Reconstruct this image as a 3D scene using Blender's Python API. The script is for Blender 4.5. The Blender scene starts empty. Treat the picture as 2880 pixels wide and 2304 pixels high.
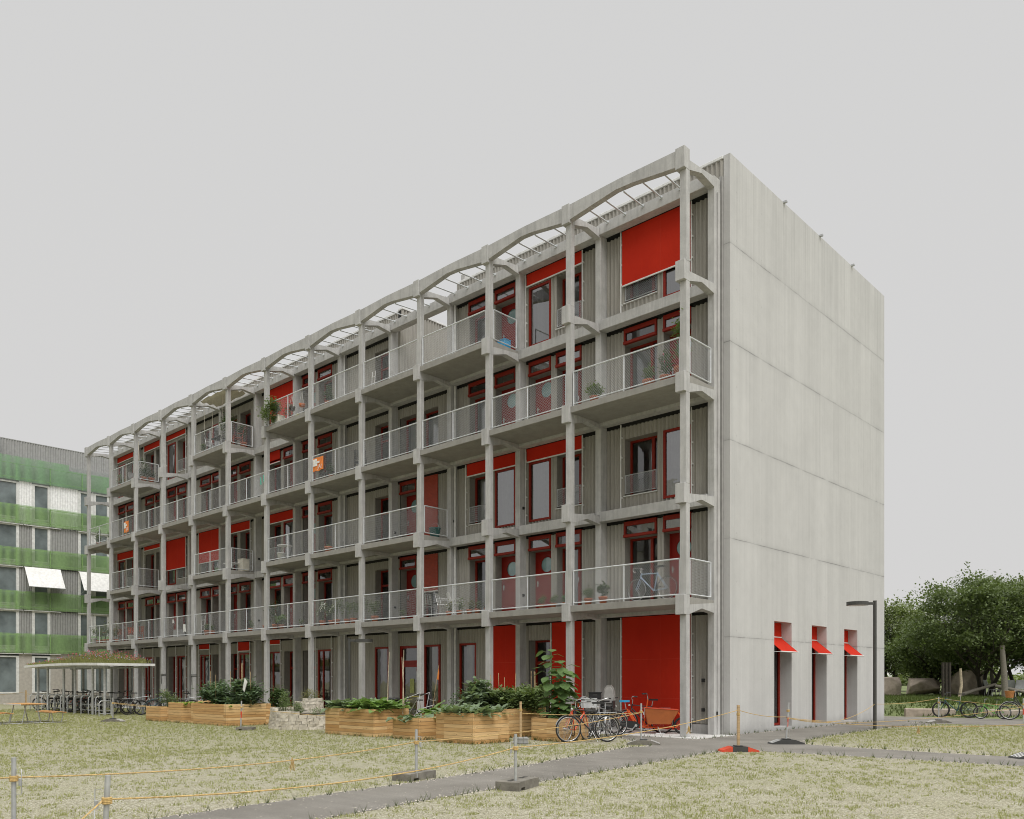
import bpy, math, random
import numpy as np
from mathutils import Vector, Matrix
R = math.radians
SC = bpy.context.scene
COL = SC.collection

# ------------------------------------------------------------------ camera
cd = bpy.data.cameras.new('camera'); cam = bpy.data.objects.new('camera', cd); COL.objects.link(cam)
cam.location = (11.92, -19.50, 1.536); cam.rotation_euler = (R(90), 0, R(43.24))
cd.sensor_width = 36; cd.sensor_fit = 'HORIZONTAL'; cd.lens = 2349/2880*36; cd.shift_y = (1915-1152)/2880
cd.clip_end = 2000; cd.clip_start = 0.1
SC.camera = cam
# ------------------------------------------------------------------ world: bright overcast sky
W = bpy.data.worlds.new('World'); SC.world = W; W.use_nodes = True
nt = W.node_tree; nt.nodes.clear()
def wn(t): return nt.nodes.new(t)
sky = wn('ShaderNodeTexSky'); sky.sky_type = 'NISHITA'; sky.sun_disc = False
SUN_EL, SUN_AZ = 54, 70          # sun azimuth measured from -Y towards +X
sky.sun_elevation = R(SUN_EL); sky.sun_rotation = R(180-SUN_AZ); sky.dust_density = 6; sky.air_density = 1.5
hsv = wn('ShaderNodeHueSaturation'); hsv.inputs['Saturation'].default_value = 0.12; hsv.inputs['Value'].default_value = 0.1
nt.links.new(sky.outputs[0], hsv.inputs['Color'])
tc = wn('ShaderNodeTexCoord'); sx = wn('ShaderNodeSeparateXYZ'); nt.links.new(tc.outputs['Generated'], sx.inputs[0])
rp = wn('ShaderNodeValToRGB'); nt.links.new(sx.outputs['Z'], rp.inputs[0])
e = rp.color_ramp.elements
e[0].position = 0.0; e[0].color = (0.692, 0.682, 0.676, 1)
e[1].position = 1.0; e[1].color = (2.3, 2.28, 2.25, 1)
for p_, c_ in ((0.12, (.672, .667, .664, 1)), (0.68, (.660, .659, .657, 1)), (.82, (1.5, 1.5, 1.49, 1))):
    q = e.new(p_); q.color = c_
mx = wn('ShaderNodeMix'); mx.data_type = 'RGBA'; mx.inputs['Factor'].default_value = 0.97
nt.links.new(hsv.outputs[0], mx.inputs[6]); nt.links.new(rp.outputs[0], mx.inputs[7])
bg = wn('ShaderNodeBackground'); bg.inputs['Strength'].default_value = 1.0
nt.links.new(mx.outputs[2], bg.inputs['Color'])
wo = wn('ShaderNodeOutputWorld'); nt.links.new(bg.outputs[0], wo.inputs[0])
# ------------------------------------------------------------------ sun behind cloud
sd = bpy.data.lights.new('sun', 'SUN'); sd.energy = 2.1; sd.angle = R(40); sd.color = (1, .98, .95)
sun = bpy.data.objects.new('sun', sd); COL.objects.link(sun)
sdir = Vector((math.sin(R(SUN_AZ))*math.cos(R(SUN_EL)), -math.cos(R(SUN_AZ))*math.cos(R(SUN_EL)), math.sin(R(SUN_EL))))
sun.rotation_euler = sdir.to_track_quat('Z', 'Y').to_euler(); sun.location = (20, -30, 40)
SC.view_settings.view_transform = 'Standard'; SC.view_settings.look = 'None'
SC.view_settings.exposure = 0.0; SC.view_settings.gamma = 1.0
SC.render.engine = 'CYCLES'
SC.cycles.filter_width = 1.0; SC.cycles.max_bounces = 7; SC.cycles.transparent_max_bounces = 24

# ------------------------------------------------------------------ helpers
def tag(o, label=None, cat=None, group=None, kind=None):
    if label: o['label'] = label
    if cat: o['category'] = cat
    if group: o['group'] = group
    if kind: o['kind'] = kind
    return o
def empty(name, loc=(0, 0, 0), rz=0, label=None, cat=None, group=None):
    o = bpy.data.objects.new(name, None); COL.objects.link(o)
    o.location = loc; o.rotation_euler = (0, 0, rz); o.empty_display_size = .1
    return tag(o, label, cat, group)
def copy_tree(o, parent=None):
    c = o.copy(); COL.objects.link(c)
    if parent is not None: c.parent = parent
    for ch in [x for x in KIDS.get(o.name, [])]:
        k = copy_tree(ch, c); KIDS.setdefault(c.name, []).append(k)
    return c
KIDS = {}
class MB:
    def __init__(s): s.v = []; s.f = []; s.m = []; s.sm = []
    def add(s, vs, fs, m=0, smooth=False):
        n = len(s.v); s.v += [tuple(p) for p in vs]
        for f in fs: s.f.append(tuple(n+i for i in f)); s.m.append(m); s.sm.append(smooth)
        return s
    def box(s, x0, x1, y0, y1, z0, z1, m=0):
        v = [(x0,y0,z0),(x1,y0,z0),(x1,y1,z0),(x0,y1,z0),(x0,y0,z1),(x1,y0,z1),(x1,y1,z1),(x0,y1,z1)]
        return s.add(v, [(0,3,2,1),(4,5,6,7),(0,1,5,4),(1,2,6,5),(2,3,7,6),(3,0,4,7)], m)
    def bbox(s, x0, x1, y0, y1, z0, z1, b=.006, m=0):
        """box with chamfered edges"""
        X, Y, Z = (x0, x1), (y0, y1), (z0, z1); vs = []; idx = {}
        for i in (0, 1):
            for j in (0, 1):
                for k in (0, 1):
                    sx_, sy_, sz_ = (1-2*i)*b, (1-2*j)*b, (1-2*k)*b
                    for a, d in enumerate(((0, sy_, sz_), (sx_, 0, sz_), (sx_, sy_, 0))):
                        idx[i, j, k, a] = len(vs); vs.append((X[i]+d[0], Y[j]+d[1], Z[k]+d[2]))
        F = []
        for i in (0, 1):
            q = [idx[i,0,0,0], idx[i,1,0,0], idx[i,1,1,0], idx[i,0,1,0]]; F.append(q if i else q[::-1])
            q = [idx[0,i,0,1], idx[1,i,0,1], idx[1,i,1,1], idx[0,i,1,1]]; F.append(q[::-1] if i else q)
            q = [idx[0,0,i,2], idx[1,0,i,2], idx[1,1,i,2], idx[0,1,i,2]]; F.append(q if i else q[::-1])
        for i in (0, 1):
            for j in (0, 1):
                q = [idx[i,j,0,0], idx[i,j,0,1], idx[i,j,1,1], idx[i,j,1,0]]; F.append(q)
                q = [idx[i,0,j,0], idx[i,0,j,2], idx[i,1,j,2], idx[i,1,j,0]]; F.append(q)
                q = [idx[0,i,j,1], idx[0,i,j,2], idx[1,i,j,2], idx[1,i,j,1]]; F.append(q)
                for k in (0, 1): F.append([idx[i,j,k,0], idx[i,j,k,1], idx[i,j,k,2]])
        return s.add(vs, F, m)
    def tube(s, pts, r, n=8, m=0, caps=True, r2=None):
        pts = [Vector(p) for p in pts]; N = len(pts); rings = []
        up = None
        for i, p in enumerate(pts):
            d = (pts[min(i+1, N-1)]-pts[max(i-1, 0)])
            if d.length < 1e-9: d = Vector((0, 0, 1))
            d.normalize()
            if up is None: up = Vector((0, 0, 1)) if abs(d.z) < .9 else Vector((1, 0, 0))
            a = d.cross(up); 
            if a.length < 1e-6: a = d.orthogonal()
            a.normalize(); b = a.cross(d); b.normalize(); up = b
            rr = r if r2 is None else r+(r2-r)*i/(N-1)
            if isinstance(r, (list, tuple)): rr = r[i]
            rings.append([p+a*(rr*math.cos(t*2*math.pi/n))+b*(rr*math.sin(t*2*math.pi/n)) for t in range(n)])
        vs = [v for rg in rings for v in rg]; fs = []
        for i in range(N-1):
            for t in range(n):
                fs.append((i*n+t, i*n+(t+1) % n, (i+1)*n+(t+1) % n, (i+1)*n+t))
        s.add(vs, fs, m, n > 4)
        if caps:
            s.add([vs[t] for t in range(n)], [tuple(range(n))[::-1]], m); s.add([vs[(N-1)*n+t] for t in range(n)], [tuple(range(n))], m)
        return s
    def prism(s, prof, axis, a0, a1, m=0):
        """extrude closed 2-D profile; axis 'x': prof=(y,z); 'y': prof=(x,z); 'z': prof=(x,y)"""
        def P(u, v, a): return {'x': (a, u, v), 'y': (u, a, v), 'z': (u, v, a)}[axis]
        n = len(prof); vs = [P(u, v, a0) for u, v in prof]+[P(u, v, a1) for u, v in prof]
        fs = [tuple(range(n))[::-1], tuple(range(n, 2*n))]+[(i, (i+1) % n, n+(i+1) % n, n+i) for i in range(n)]
        return s.add(vs, fs, m)
    def ring(s, c, axis, r, rt, n=28, k=6, m=0):
        """torus"""
        ax = {'x': (Vector((0,1,0)), Vector((0,0,1)), Vector((1,0,0))), 'y': (Vector((1,0,0)), Vector((0,0,1)), Vector((0,1,0))), 'z': (Vector((1,0,0)), Vector((0,1,0)), Vector((0,0,1)))}[axis]
        c = Vector(c); vs = []; fs = []
        for i in range(n):
            t = 2*math.pi*i/n; d = ax[0]*math.cos(t)+ax[1]*math.sin(t)
            for j in range(k):
                u = 2*math.pi*j/k; vs.append(c+d*(r+rt*math.cos(u))+ax[2]*(rt*math.sin(u)))
        for i in range(n):
            for j in range(k):
                fs.append((i*k+j, ((i+1) % n)*k+j, ((i+1) % n)*k+(j+1) % k, i*k+(j+1) % k))
        return s.add(vs, fs, m, True)
    def lathe(s, prof, n=16, c=(0, 0, 0), m=0, smooth=True):
        vs = []; fs = []
        for r, z in prof:
            for t in range(n): vs.append((c[0]+r*math.cos(2*math.pi*t/n), c[1]+r*math.sin(2*math.pi*t/n), c[2]+z))
        for i in range(len(prof)-1):
            for t in range(n): fs.append((i*n+t, i*n+(t+1) % n, (i+1)*n+(t+1) % n, (i+1)*n+t))
        return s.add(vs, fs, m, smooth)
    def disc(s, c, axis, r, n=24, m=0):
        c = Vector(c); a = {'x': ((0,1,0),(0,0,1)), 'y': ((1,0,0),(0,0,1)), 'z': ((1,0,0),(0,1,0))}[axis]
        vs = [c+Vector(a[0])*(r*math.cos(2*math.pi*i/n))+Vector(a[1])*(r*math.sin(2*math.pi*i/n)) for i in range(n)]
        return s.add(vs, [tuple(range(n))], m)
    def build(s, name, mats, parent=None, loc=(0, 0, 0), rz=0):
        me = bpy.data.meshes.new(name); me.from_pydata(s.v, [], s.f)
        if not isinstance(mats, (list, tuple)): mats = [mats]
        for mt in mats: me.materials.append(mt)
        me.polygons.foreach_set('material_index', s.m); me.polygons.foreach_set('use_smooth', s.sm); me.update()
        o = bpy.data.objects.new(name, me); COL.objects.link(o); o.location = loc; o.rotation_euler = (0, 0, rz)
        if parent is not None: o.parent = parent; KIDS.setdefault(parent.name, []).append(o)
        return o

# ------------------------------------------------------------------ materials
class N:
    def __init__(s, name):
        s.mat = bpy.data.materials.new(name); s.mat.use_nodes = True; s.t = s.mat.node_tree; s.t.nodes.clear()
        s.out = s.t.nodes.new('ShaderNodeOutputMaterial'); s.b = s.t.nodes.new('ShaderNodeBsdfPrincipled')
        s.t.links.new(s.b.outputs[0], s.out.inputs[0]); s._pos = None
    def n(s, t): return s.t.nodes.new(t)
    def L(s, a, b): s.t.links.new(a, b)
    def setv(s, sock, v):
        if hasattr(v, 'is_linked') or hasattr(v, 'links'): s.L(v, sock)
        else: sock.default_value = v
    def pos(s, kind='Object'):
        return s.n('ShaderNodeTexCoord').outputs[kind]
    def wpos(s): return s.n('ShaderNodeNewGeometry').outputs['Position']
    def scale(s, v, sc):
        m = s.n('ShaderNodeMapping'); s.L(v, m.inputs[0]); m.inputs['Scale'].default_value = sc; return m.outputs[0]
    def sep(s, v): q = s.n('ShaderNodeSeparateXYZ'); s.L(v, q.inputs[0]); return q.outputs
    def comb(s, x, y, z):
        q = s.n('ShaderNodeCombineXYZ')
        for i, a in enumerate((x, y, z)): s.setv(q.inputs[i], a)
        return q.outputs[0]
    def noise(s, v, sc, det=4, rough=.55, dist=0):
        q = s.n('ShaderNodeTexNoise'); s.L(v, q.inputs['Vector']); q.inputs['Scale'].default_value = sc
        q.inputs['Detail'].default_value = det; q.inputs['Roughness'].default_value = rough; q.inputs['Distortion'].default_value = dist
        return q.outputs[0]
    def vor(s, v, sc, out='Color', feat='F1'):
        q = s.n('ShaderNodeTexVoronoi'); q.feature = feat; s.L(v, q.inputs['Vector']); q.inputs['Scale'].default_value = sc
        return q.outputs[out]
    def white(s, v): q = s.n('ShaderNodeTexWhiteNoise'); q.noise_dimensions = '1D'; s.setv(q.inputs['W'], v); return q.outputs['Value']
    def ma(s, op, a, b=0.0, c=None):
        q = s.n('ShaderNodeMath'); q.operation = op; s.setv(q.inputs[0], a); s.setv(q.inputs[1], b)
        if c is not None: s.setv(q.inputs[2], c)
        return q.outputs[0]
    def ramp(s, f, stops):
        q = s.n('ShaderNodeValToRGB'); s.L(f, q.inputs[0]); el = q.color_ramp.elements
        for i, (p, c) in enumerate(stops):
            c = (c, c, c, 1) if not isinstance(c, tuple) else (*c, 1)
            if i < 2: el[i].position = p; el[i].color = c
            else: k = el.new(p); k.color = c
        return q.outputs[0]
    def mix(s, f, a, b, mode='MIX'):
        q = s.n('ShaderNodeMix'); q.data_type = 'RGBA'; q.blend_type = mode
        s.setv(q.inputs[0], f)
        for i, c in ((6, a), (7, b)):
            if isinstance(c, tuple): q.inputs[i].default_value = (*c, 1)
            else: s.L(c, q.inputs[i])
        return q.outputs[2]
    def bump(s, h, st=.3, d=.01):
        q = s.n('ShaderNodeBump'); s.L(h, q.inputs['Height']); q.inputs['Strength'].default_value = st; q.inputs['Distance'].default_value = d
        s.L(q.outputs[0], s.b.inputs['Normal'])
    def col(s, c):
        if isinstance(c, tuple): s.b.inputs['Base Color'].default_value = (*c, 1)
        else: s.L(c, s.b.inputs['Base Color'])
    def fin(s, rough=.7, metal=0.0, spec=.5):
        s.setv(s.b.inputs['Roughness'], rough); s.b.inputs['Metallic'].default_value = metal
        s.b.inputs['Specular IOR Level'].default_value = spec; return s.mat
def plain(name, c, rough=.6, metal=0.0, var=.12, sc=6, spec=.5):
    m = N(name); p = m.pos(); f = m.noise(p, sc, 4)
    lo = tuple(x*(1-var) for x in c); hi = tuple(min(1, x*(1+var)) for x in c)
    m.col(m.ramp(f, [(.3, lo), (.7, hi)])); return m.fin(rough, metal, spec)
M = {}
def concrete(name, base, streak=.5, blot=1.0, joints=None, boards=False):
    m = N(name); p = m.wpos(); s_ = m.sep(p)
    big = m.noise(p, .55, 5, .6); mid = m.noise(p, 3.0, 5, .65); fine = m.noise(p, 45, 3, .6)
    st = m.noise(m.scale(p, (5, 5, .35) if not boards else (9, 9, .22)), 1.6, 6, .72)
    lo = tuple(x*(.80 if not boards else .93) for x in base); hi = tuple(x*(1.13 if not boards else 1.05) for x in base)
    c = m.ramp(big, [(.25, lo), (.75, hi)])
    c = m.mix(min(1, .5*blot), c, m.ramp(mid, [(.3, tuple(x*.78 for x in base)), (.72, tuple(x*1.16 for x in base))]))
    c = m.mix(streak, c, m.ramp(st, [(.3, .68), (.5, .95), (.75, 1.10)]), 'MULTIPLY')
    c = m.mix(.35, c, m.ramp(fine, [(.3, .82), (.7, 1.12)]), 'MULTIPLY')
    hgt = m.mix(.5, m.ramp(mid, [(0, 0.), (1, 1.)]), m.ramp(fine, [(0, 0.), (1, 1.)]))
    # small blow holes
    vd = m.vor(p, 9, 'Distance'); hole = m.ma('LESS_THAN', vd, .035)
    c = m.mix(m.ma('MULTIPLY', hole, .55), c, tuple(x*.35 for x in base))
    if boards:
        y = s_[1]; z = s_[2]
        jit = m.ma('MULTIPLY', m.ma('SUBTRACT', m.noise(m.scale(p, (1, 1, 1)), 2.5, 3), .5), .03)
        yb = m.ma('DIVIDE', y, .505); bi = m.ma('FLOOR', yb); fr = m.ma('FRACT', yb)
        lv = m.ma('FLOOR', m.ma('DIVIDE', m.ma('ADD', z, .0), 2.785))
        rnd = m.white(m.ma('ADD', m.ma('MULTIPLY', bi, 3.7), m.ma('MULTIPLY', lv, 17.3)))
        c = m.mix(.7, c, m.ramp(rnd, [(0, .95), (1, 1.03)]), 'MULTIPLY')
        # narrow board grain
        yb2 = m.ma('FLOOR', m.ma('DIVIDE', y, .1)); r2 = m.white(m.ma('ADD', yb2, m.ma('MULTIPLY', lv, 7.1)))
        c = m.mix(.55, c, m.ramp(r2, [(0, .94), (1, 1.03)]), 'MULTIPLY')
        edge = m.ma('LESS_THAN', m.ma('ABSOLUTE', m.ma('SUBTRACT', fr, .5)), .012)
        some = m.ma('GREATER_THAN', m.white(m.ma('ADD', m.ma('MULTIPLY', bi, 5.1), m.ma('MULTIPLY', lv, 9.7))), .45)
        c = m.mix(m.ma('MULTIPLY', m.ma('MULTIPLY', edge, some), .25), c, tuple(x*.45 for x in base))
        zz = m.ma('ADD', z, m.ma('MULTIPLY', jit, 1.0))
        fz = m.ma('ABSOLUTE', m.ma('SUBTRACT', m.ma('FRACT', m.ma('ADD', m.ma('DIVIDE', zz, 2.785), .5)), .5))
        ln = m.ma('LESS_THAN', fz, .0034); soft = m.ramp(fz, [(0, 1.), (.02, .35), (.06, 0.)])
        nz = m.ramp(m.noise(p, 1.3, 5, .7), [(.35, .1), (.62, 1.)])
        ty = m.ma('SUBTRACT', m.ma('FRACT', m.ma('DIVIDE', y, 1.515)), .5); tz = m.ma('SUBTRACT', m.ma('FRACT', m.ma('DIVIDE', m.ma('ADD', z, .5), 1.39)), .5)
        td = m.ma('SQRT', m.ma('ADD', m.ma('POWER', m.ma('MULTIPLY', ty, 1.515), 2.0), m.ma('POWER', m.ma('MULTIPLY', tz, 1.39), 2.0)))
        c = m.mix(m.ma('MULTIPLY', m.ma('LESS_THAN', td, .022), .35), c, tuple(x*.5 for x in base))
        c = m.mix(m.ma('MULTIPLY', soft, m.ma('MULTIPLY', nz, .35)), c, tuple(x*.4 for x in base))
        c = m.mix(m.ma('MULTIPLY', ln, m.ma('MULTIPLY', nz, .62)), c, tuple(x*.22 for x in base))
        hgt = m.mix(ln, hgt, (0., 0., 0.))
    if boards:
        zz2 = s_[2]; base_d = m.ramp(m.ma('ADD', zz2, m.ma('MULTIPLY', mid, .35)), [(.12, .72), (.55, 1.)]); c = m.mix(1., c, base_d, 'MULTIPLY')
        run = m.noise(m.scale(p, (7, 7, .12)), 1.2, 4, .6); topm = m.ramp(m.ma('DIVIDE', m.ma('SUBTRACT', 16.5, zz2), 5.0), [(0, 1.), (1, 0.)])
        c = m.mix(m.ma('MULTIPLY', m.ma('MULTIPLY', m.ramp(run, [(.48, 0.), (.72, 1.)]), topm), .30), c, tuple(x*.5 for x in base))
    m.col(c); m.bump(hgt, .22, .012); return m.fin(.82, 0, .3)
M['conc'] = concrete('cast_concrete', (.50, .495, .480), .75, 1.2)
M['wall'] = concrete('board_marked_concrete', (.55, .545, .53), .16, .30, boards=True)
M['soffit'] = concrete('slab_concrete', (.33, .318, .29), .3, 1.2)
def corr_mat():
    m = N('fibre_cement'); p = m.wpos()
    a = m.noise(m.scale(p, (6, 6, .5)), 2.0, 5, .6); b = m.noise(p, 30, 3)
    c = m.ramp(a, [(.25, (.29, .276, .243)), (.75, (.40, .383, .345))])
    c = m.mix(.4, c, m.ramp(b, [(.3, .85), (.7, 1.12)]), 'MULTIPLY'); m.col(c); return m.fin(.8, 0, .3)
M['corr'] = corr_mat()
M['reveal'] = plain('grey_render', (.235, .222, .195), .85, var=.08)
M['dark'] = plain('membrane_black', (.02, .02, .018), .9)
M['roomwall'] = plain('room_plaster', (.42, .40, .36), .9)
M['roomfloor'] = plain('room_floor', (.24, .17, .11), .6)
def redpaint():
    m = N('red_painted_wood'); p = m.pos(); a = m.noise(m.scale(p, (3, 3, 14)), 3, 4)
    m.col(m.ramp(a, [(.3, (.185, .012, .005)), (.7, (.27, .021, .008))])); return m.fin(.5, 0, .25)
M['red'] = redpaint()
M['door'] = plain('red_door_paint', (.24, .012, .006), .45, var=.08, sc=2, spec=.3)
def blindmat():
    m = N('red_blind_fabric'); p = m.wpos()
    w = m.noise(m.scale(p, (1, 1, 1)), 260, 2); b = m.noise(p, .7, 3)
    c = m.ramp(b, [(.3, (.46, .021, .008)), (.7, (.53, .028, .010))])
    c = m.mix(.35, c, m.ramp(w, [(.3, .8), (.7, 1.15)]), 'MULTIPLY'); m.col(c); m.bump(m.noise(m.scale(p, (2.2, 2.2, .35)), 1.5, 3), .35, .05); return m.fin(.85, 0, .15)
M['blind'] = blindmat()
M['seam'] = plain('blind_seam', (.55, .045, .018), .8)
M['slat'] = plain('orange_red_slats', (.36, .045, .018), .55)
M['alu'] = plain('anodised_aluminium', (.55, .55, .54), .42, .6)
M['white'] = plain('white_metal', (.70, .70, .68), .45)
M['railm'] = plain('pale_galvanised_tube', (.62, .64, .65), .45, .15, var=.1, sc=10)
M['galv'] = plain('galvanised_steel', (.50, .51, .51), .45, .55, var=.18, sc=12)
M['dgalv'] = plain('weathered_galvanised', (.33, .34, .35), .5, .5, var=.2, sc=12)
M['dark2'] = plain('channel_concrete', (.33, .325, .31), .8)
M['poster'] = plain('poster_olive', (.30, .33, .10), .6)
M['black'] = plain('black_plastic', (.018, .018, .018), .5)
M['curtain'] = plain('curtain_fabric', (.72, .72, .67), .9, sc=3)
M['gcurtain'] = plain('grey_curtain_fabric', (.36, .37, .34), .9, sc=3)
def glass(name, tint=(.93, .95, .94), ior=2.4, rough=.0, wav=.025):
    m = N(name); t = m.n('ShaderNodeBsdfTransparent'); t.inputs[0].default_value = (*tint, 1)
    g = m.n('ShaderNodeBsdfGlossy'); g.inputs['Roughness'].default_value = rough
    f = m.n('ShaderNodeFresnel'); f.inputs[0].default_value = ior
    bp = m.n('ShaderNodeBump'); m.L(m.noise(m.wpos(), 1.6, 2), bp.inputs['Height']); bp.inputs['Strength'].default_value = wav; bp.inputs['Distance'].default_value = .1
    m.L(bp.outputs[0], g.inputs['Normal'])
    x = m.n('ShaderNodeMixShader'); m.L(f.outputs[0], x.inputs[0]); m.L(t.outputs[0], x.inputs[1]); m.L(g.outputs[0], x.inputs[2])
    m.t.links.new(x.outputs[0], m.out.inputs[0]); return m.mat
M['glass'] = glass('window_glass')
M['glassb'] = glass('bright_coated_glass', (.85, .88, .88), 3.6)
M['glass2'] = glass('greenish_glass', (.55, .62, .58), 2.2)

# ------------------------------------------------------------------ main apartment building
B = empty('apartment_building', (0, 0, 0), 0, 'long five storey apartment house with a concrete balcony frame and red blinds', 'apartment building')
C = [0, 0, -3.98, -7.42, -10.90, -14.37, -17.85, -21.35, -24.82, -28.30, -31.75, -35.20, -38.65, -42.10]   # right edges of columns 1..13
NB = [0]+[3.32+2.99*k for k in range(5)]      # bottoms of the frame nodes
def FL(k): return 0.0 if k == 0 else NB[k]+.48
CW = .21
for i in range(1, 14):
    c = C[i]; mb = MB(); z = 0.0
    for k in range(1, 6):
        mb.bbox(c-CW, c, 0, .17, z, NB[k], .008)
        mb.bbox(c-.285, c, -.11, .17, NB[k], NB[k]+(.53 if k < 5 else .57), .006); z = NB[k]+.53
    mb.build('column', M['conc'], B)
    MB().bbox(c-CW, c, 1.46, 1.79, 0, NB[5]+.45, .008).build('pilaster', M['conc'], B)
    for k in range(1, 6):
        b = NB[k]
        mb = MB().prism([(.17, b+.02), (.79, b+.205), (1.46, b+.12), (1.46, b+.40), (.17, b+.275)], 'x', c-CW, c)
        mb.build('bracket_arm', M['conc'], B)
# which bays carry balcony slabs on each level (bay i between columns i and i+1)
SL = {1: list(range(1, 13)), 2: [4, 5, 6, 8, 11], 3: list(range(1, 13)), 4: [3, 4, 5, 6, 8, 11]}
for k in SL:
    for i in SL[k]:
        xr, xl = C[i], C[i+1]; b = NB[k]; r_in = (i-1) in SL[k] and i > 1; l_in = (i+1) in SL[k]
        x1 = xr-.107 if r_in else xr-.004; x0 = xl-.103 if l_in else xl-CW+.004
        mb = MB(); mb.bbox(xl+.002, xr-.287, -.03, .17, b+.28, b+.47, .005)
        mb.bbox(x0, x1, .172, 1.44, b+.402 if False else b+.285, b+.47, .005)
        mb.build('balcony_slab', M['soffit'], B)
for k in range(1, 6):
    for i in range(1, 13):
        xr, xl = C[i], C[i+1]; b = NB[k]
        mb = MB().bbox(xl+.003, xr-CW-.003, 1.385, 1.70, b+.19, b+(.50 if k < 5 else .53), .006)
        if i not in SL.get(k, []): mb.bbox(xl-.10, xl+.003, 1.385, 1.458, b+.405, b+.50, .004)
        mb.build('floor_beam', M['conc'], B)
for i in range(1, 13):   # arched tie beams along the top, and the thin rods of the pergola
    x0, x1 = C[i+1]+.003, C[i]-.288; b = NB[5]; w = x1-x0
    MB().prism([(x0, b+.10), (x0+w*.45, b+.31), (x0+w*.60, b+.285), (x1, b+.10), (x1, b+.545), (x0+w*.5, b+.578), (x0, b+.545)], 'y', -.06, .13).build('tie_beam', M['conc'], B)
    n = 5 if i == 1 else 4
    for j in range(n):
        xx = C[i+1]+(.33+.65*j if i == 1 else .29+.69*j); xf = xx+.22
        mb = MB().tube([(xf, .12, b+.26), (xx, 1.385, b+.46)], .024, 8); mb.tube([(xx, 1.36, b+.46), (xx, 1.384, b+.46)], .05, 12)
        mb.build('pergola_rod', M['railm'], B)

# --- corrugated wall surfaces
def corr(mb, x0, x1, z0, z1, Y=1.80, pitch=.145, amp=.03, n=8, axis='y'):
    k = max(2, int(round((x1-x0)/pitch*n))); vs = []; fs = []
    for i in range(k+1):
        x = x0+(x1-x0)*i/k; y = Y+amp*math.sin(2*math.pi*x/pitch)
        for z in (z0, z1): vs.append((x, y, z) if axis == 'y' else (y, x, z))
    for i in range(k): fs.append((2*i, 2*i+2, 2*i+3, 2*i+1) if axis == 'y' else (2*i+1, 2*i+3, 2*i+2, 2*i))
    mb.add(vs, fs, 0, True)
def pane(mb, x0, x1, z0, z1, Y): mb.add([(x0, Y, z0), (x1, Y, z0), (x1, Y, z1), (x0, Y, z1)], [(0, 1, 2, 3)])
def frame(mb, x0, x1, z0, z1, ya, yb, w, wb=None, mull=()):
    wb = wb or w
    mb.box(x0, x0+w, ya, yb, z0, z1); mb.box(x1-w, x1, ya, yb, z0, z1)
    mb.box(x0+w, x1-w, ya+.002, yb-.002, z1-w, z1); mb.box(x0+w, x1-w, ya+.002, yb-.002, z0, z0+wb)
    for q in mull: mb.box(q-w*.5, q+w*.5, ya+.004, yb-.004, z0+wb, z1-w)
def fabric(mb, x0, x1, z0, z1, Y, amp=.03, fold=.14):
    n = max(4, int((x1-x0)/.03)); vs = []; fs = []
    for i in range(n+1):
        x = x0+(x1-x0)*i/n; y = Y+amp*math.sin(x/fold*6.28)+amp*.5*math.sin(x/fold*2.9)
        vs += [(x, y, z0), (x, y, z1)]
    for i in range(n): fs.append((2*i, 2*i+2, 2*i+3, 2*i+1))
    mb.add(vs, fs, 0, True)
def wire_mesh(mb, P0, U, w, h, pitch=.062, t=.0038):
    """diamond wire net in the plane P0 + u*U + z; flat thin prisms clipped to the w x h rectangle"""
    P0 = Vector(P0); U = Vector(U); Nn = Vector((-U.y, U.x, 0)); sl = 1.35
    for s in (1, -1):
        k0 = int(-h/sl/pitch)-2; k1 = int((w+h/sl)/pitch)+2
        for k in range(k0, k1):
            a = k*pitch                       # u = a + s*z/sl
            za, zb = 0.0, h
            for lim, up in ((0, False), (w, True)):
                z = (lim-a)*sl*s
                if (s == 1) == up: zb = min(zb, z)
                else: za = max(za, z)
            if zb-za < .01: continue
            ua, ub = a+s*za/sl, a+s*zb/sl
            d = Vector((U.x*(ub-ua), U.y*(ub-ua), zb-za)).normalized(); q = d.cross(Nn).normalized()*(t*.5)
            p, r_ = P0+U*ua+Vector((0, 0, za)), P0+U*ub+Vector((0, 0, zb)); o_ = Nn*(t*.5*s)
            mb.add([p-q+o_, p+q+o_, r_+q+o_, r_-q+o_], [(0, 1, 2, 3)])
rnd = random.Random(7)
def curtain(parent, x0, x1, z0, z1, prob=.55, Y=2.32):
    u = rnd.random()
    if u > prob: return
    mb = MB(); w = x1-x0
    if u < prob*.5: fabric(mb, x0, x0+w*rnd.uniform(.3, .55), z0, z1, Y)
    elif u < prob*.8: fabric(mb, x1-w*rnd.uniform(.3, .5), x1, z0, z1, Y)
    else: fabric(mb, x0, x1, z0, z1, Y)
    mb.build('curtain', M['curtain'] if rnd.random() < .6 else M['gcurtain'], parent)
def transom(x0, x1, F):
    mb = MB(); z0, z1 = F+2.17, F+2.655
    mb.bbox(x0, x1, 1.715, 2.14, z0, z0+.085, .004)
    mb.box(x0, x0+.06, 1.755, 1.86, z0+.087, z1); mb.box(x1-.06, x1, 1.755, 1.86, z0+.087, z1)
    mb.box(x0+.06, x1-.06, 1.757, 1.85, z1-.13, z1)
    o = mb.build('transom_window', M['red'], B); g = MB(); pane(g, x0+.06, x1-.06, z0+.087, z1-.13, 1.80); g.build('pane', M['glassb'] if rnd.random() < .7 else M['glass'], o)
    return o
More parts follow.
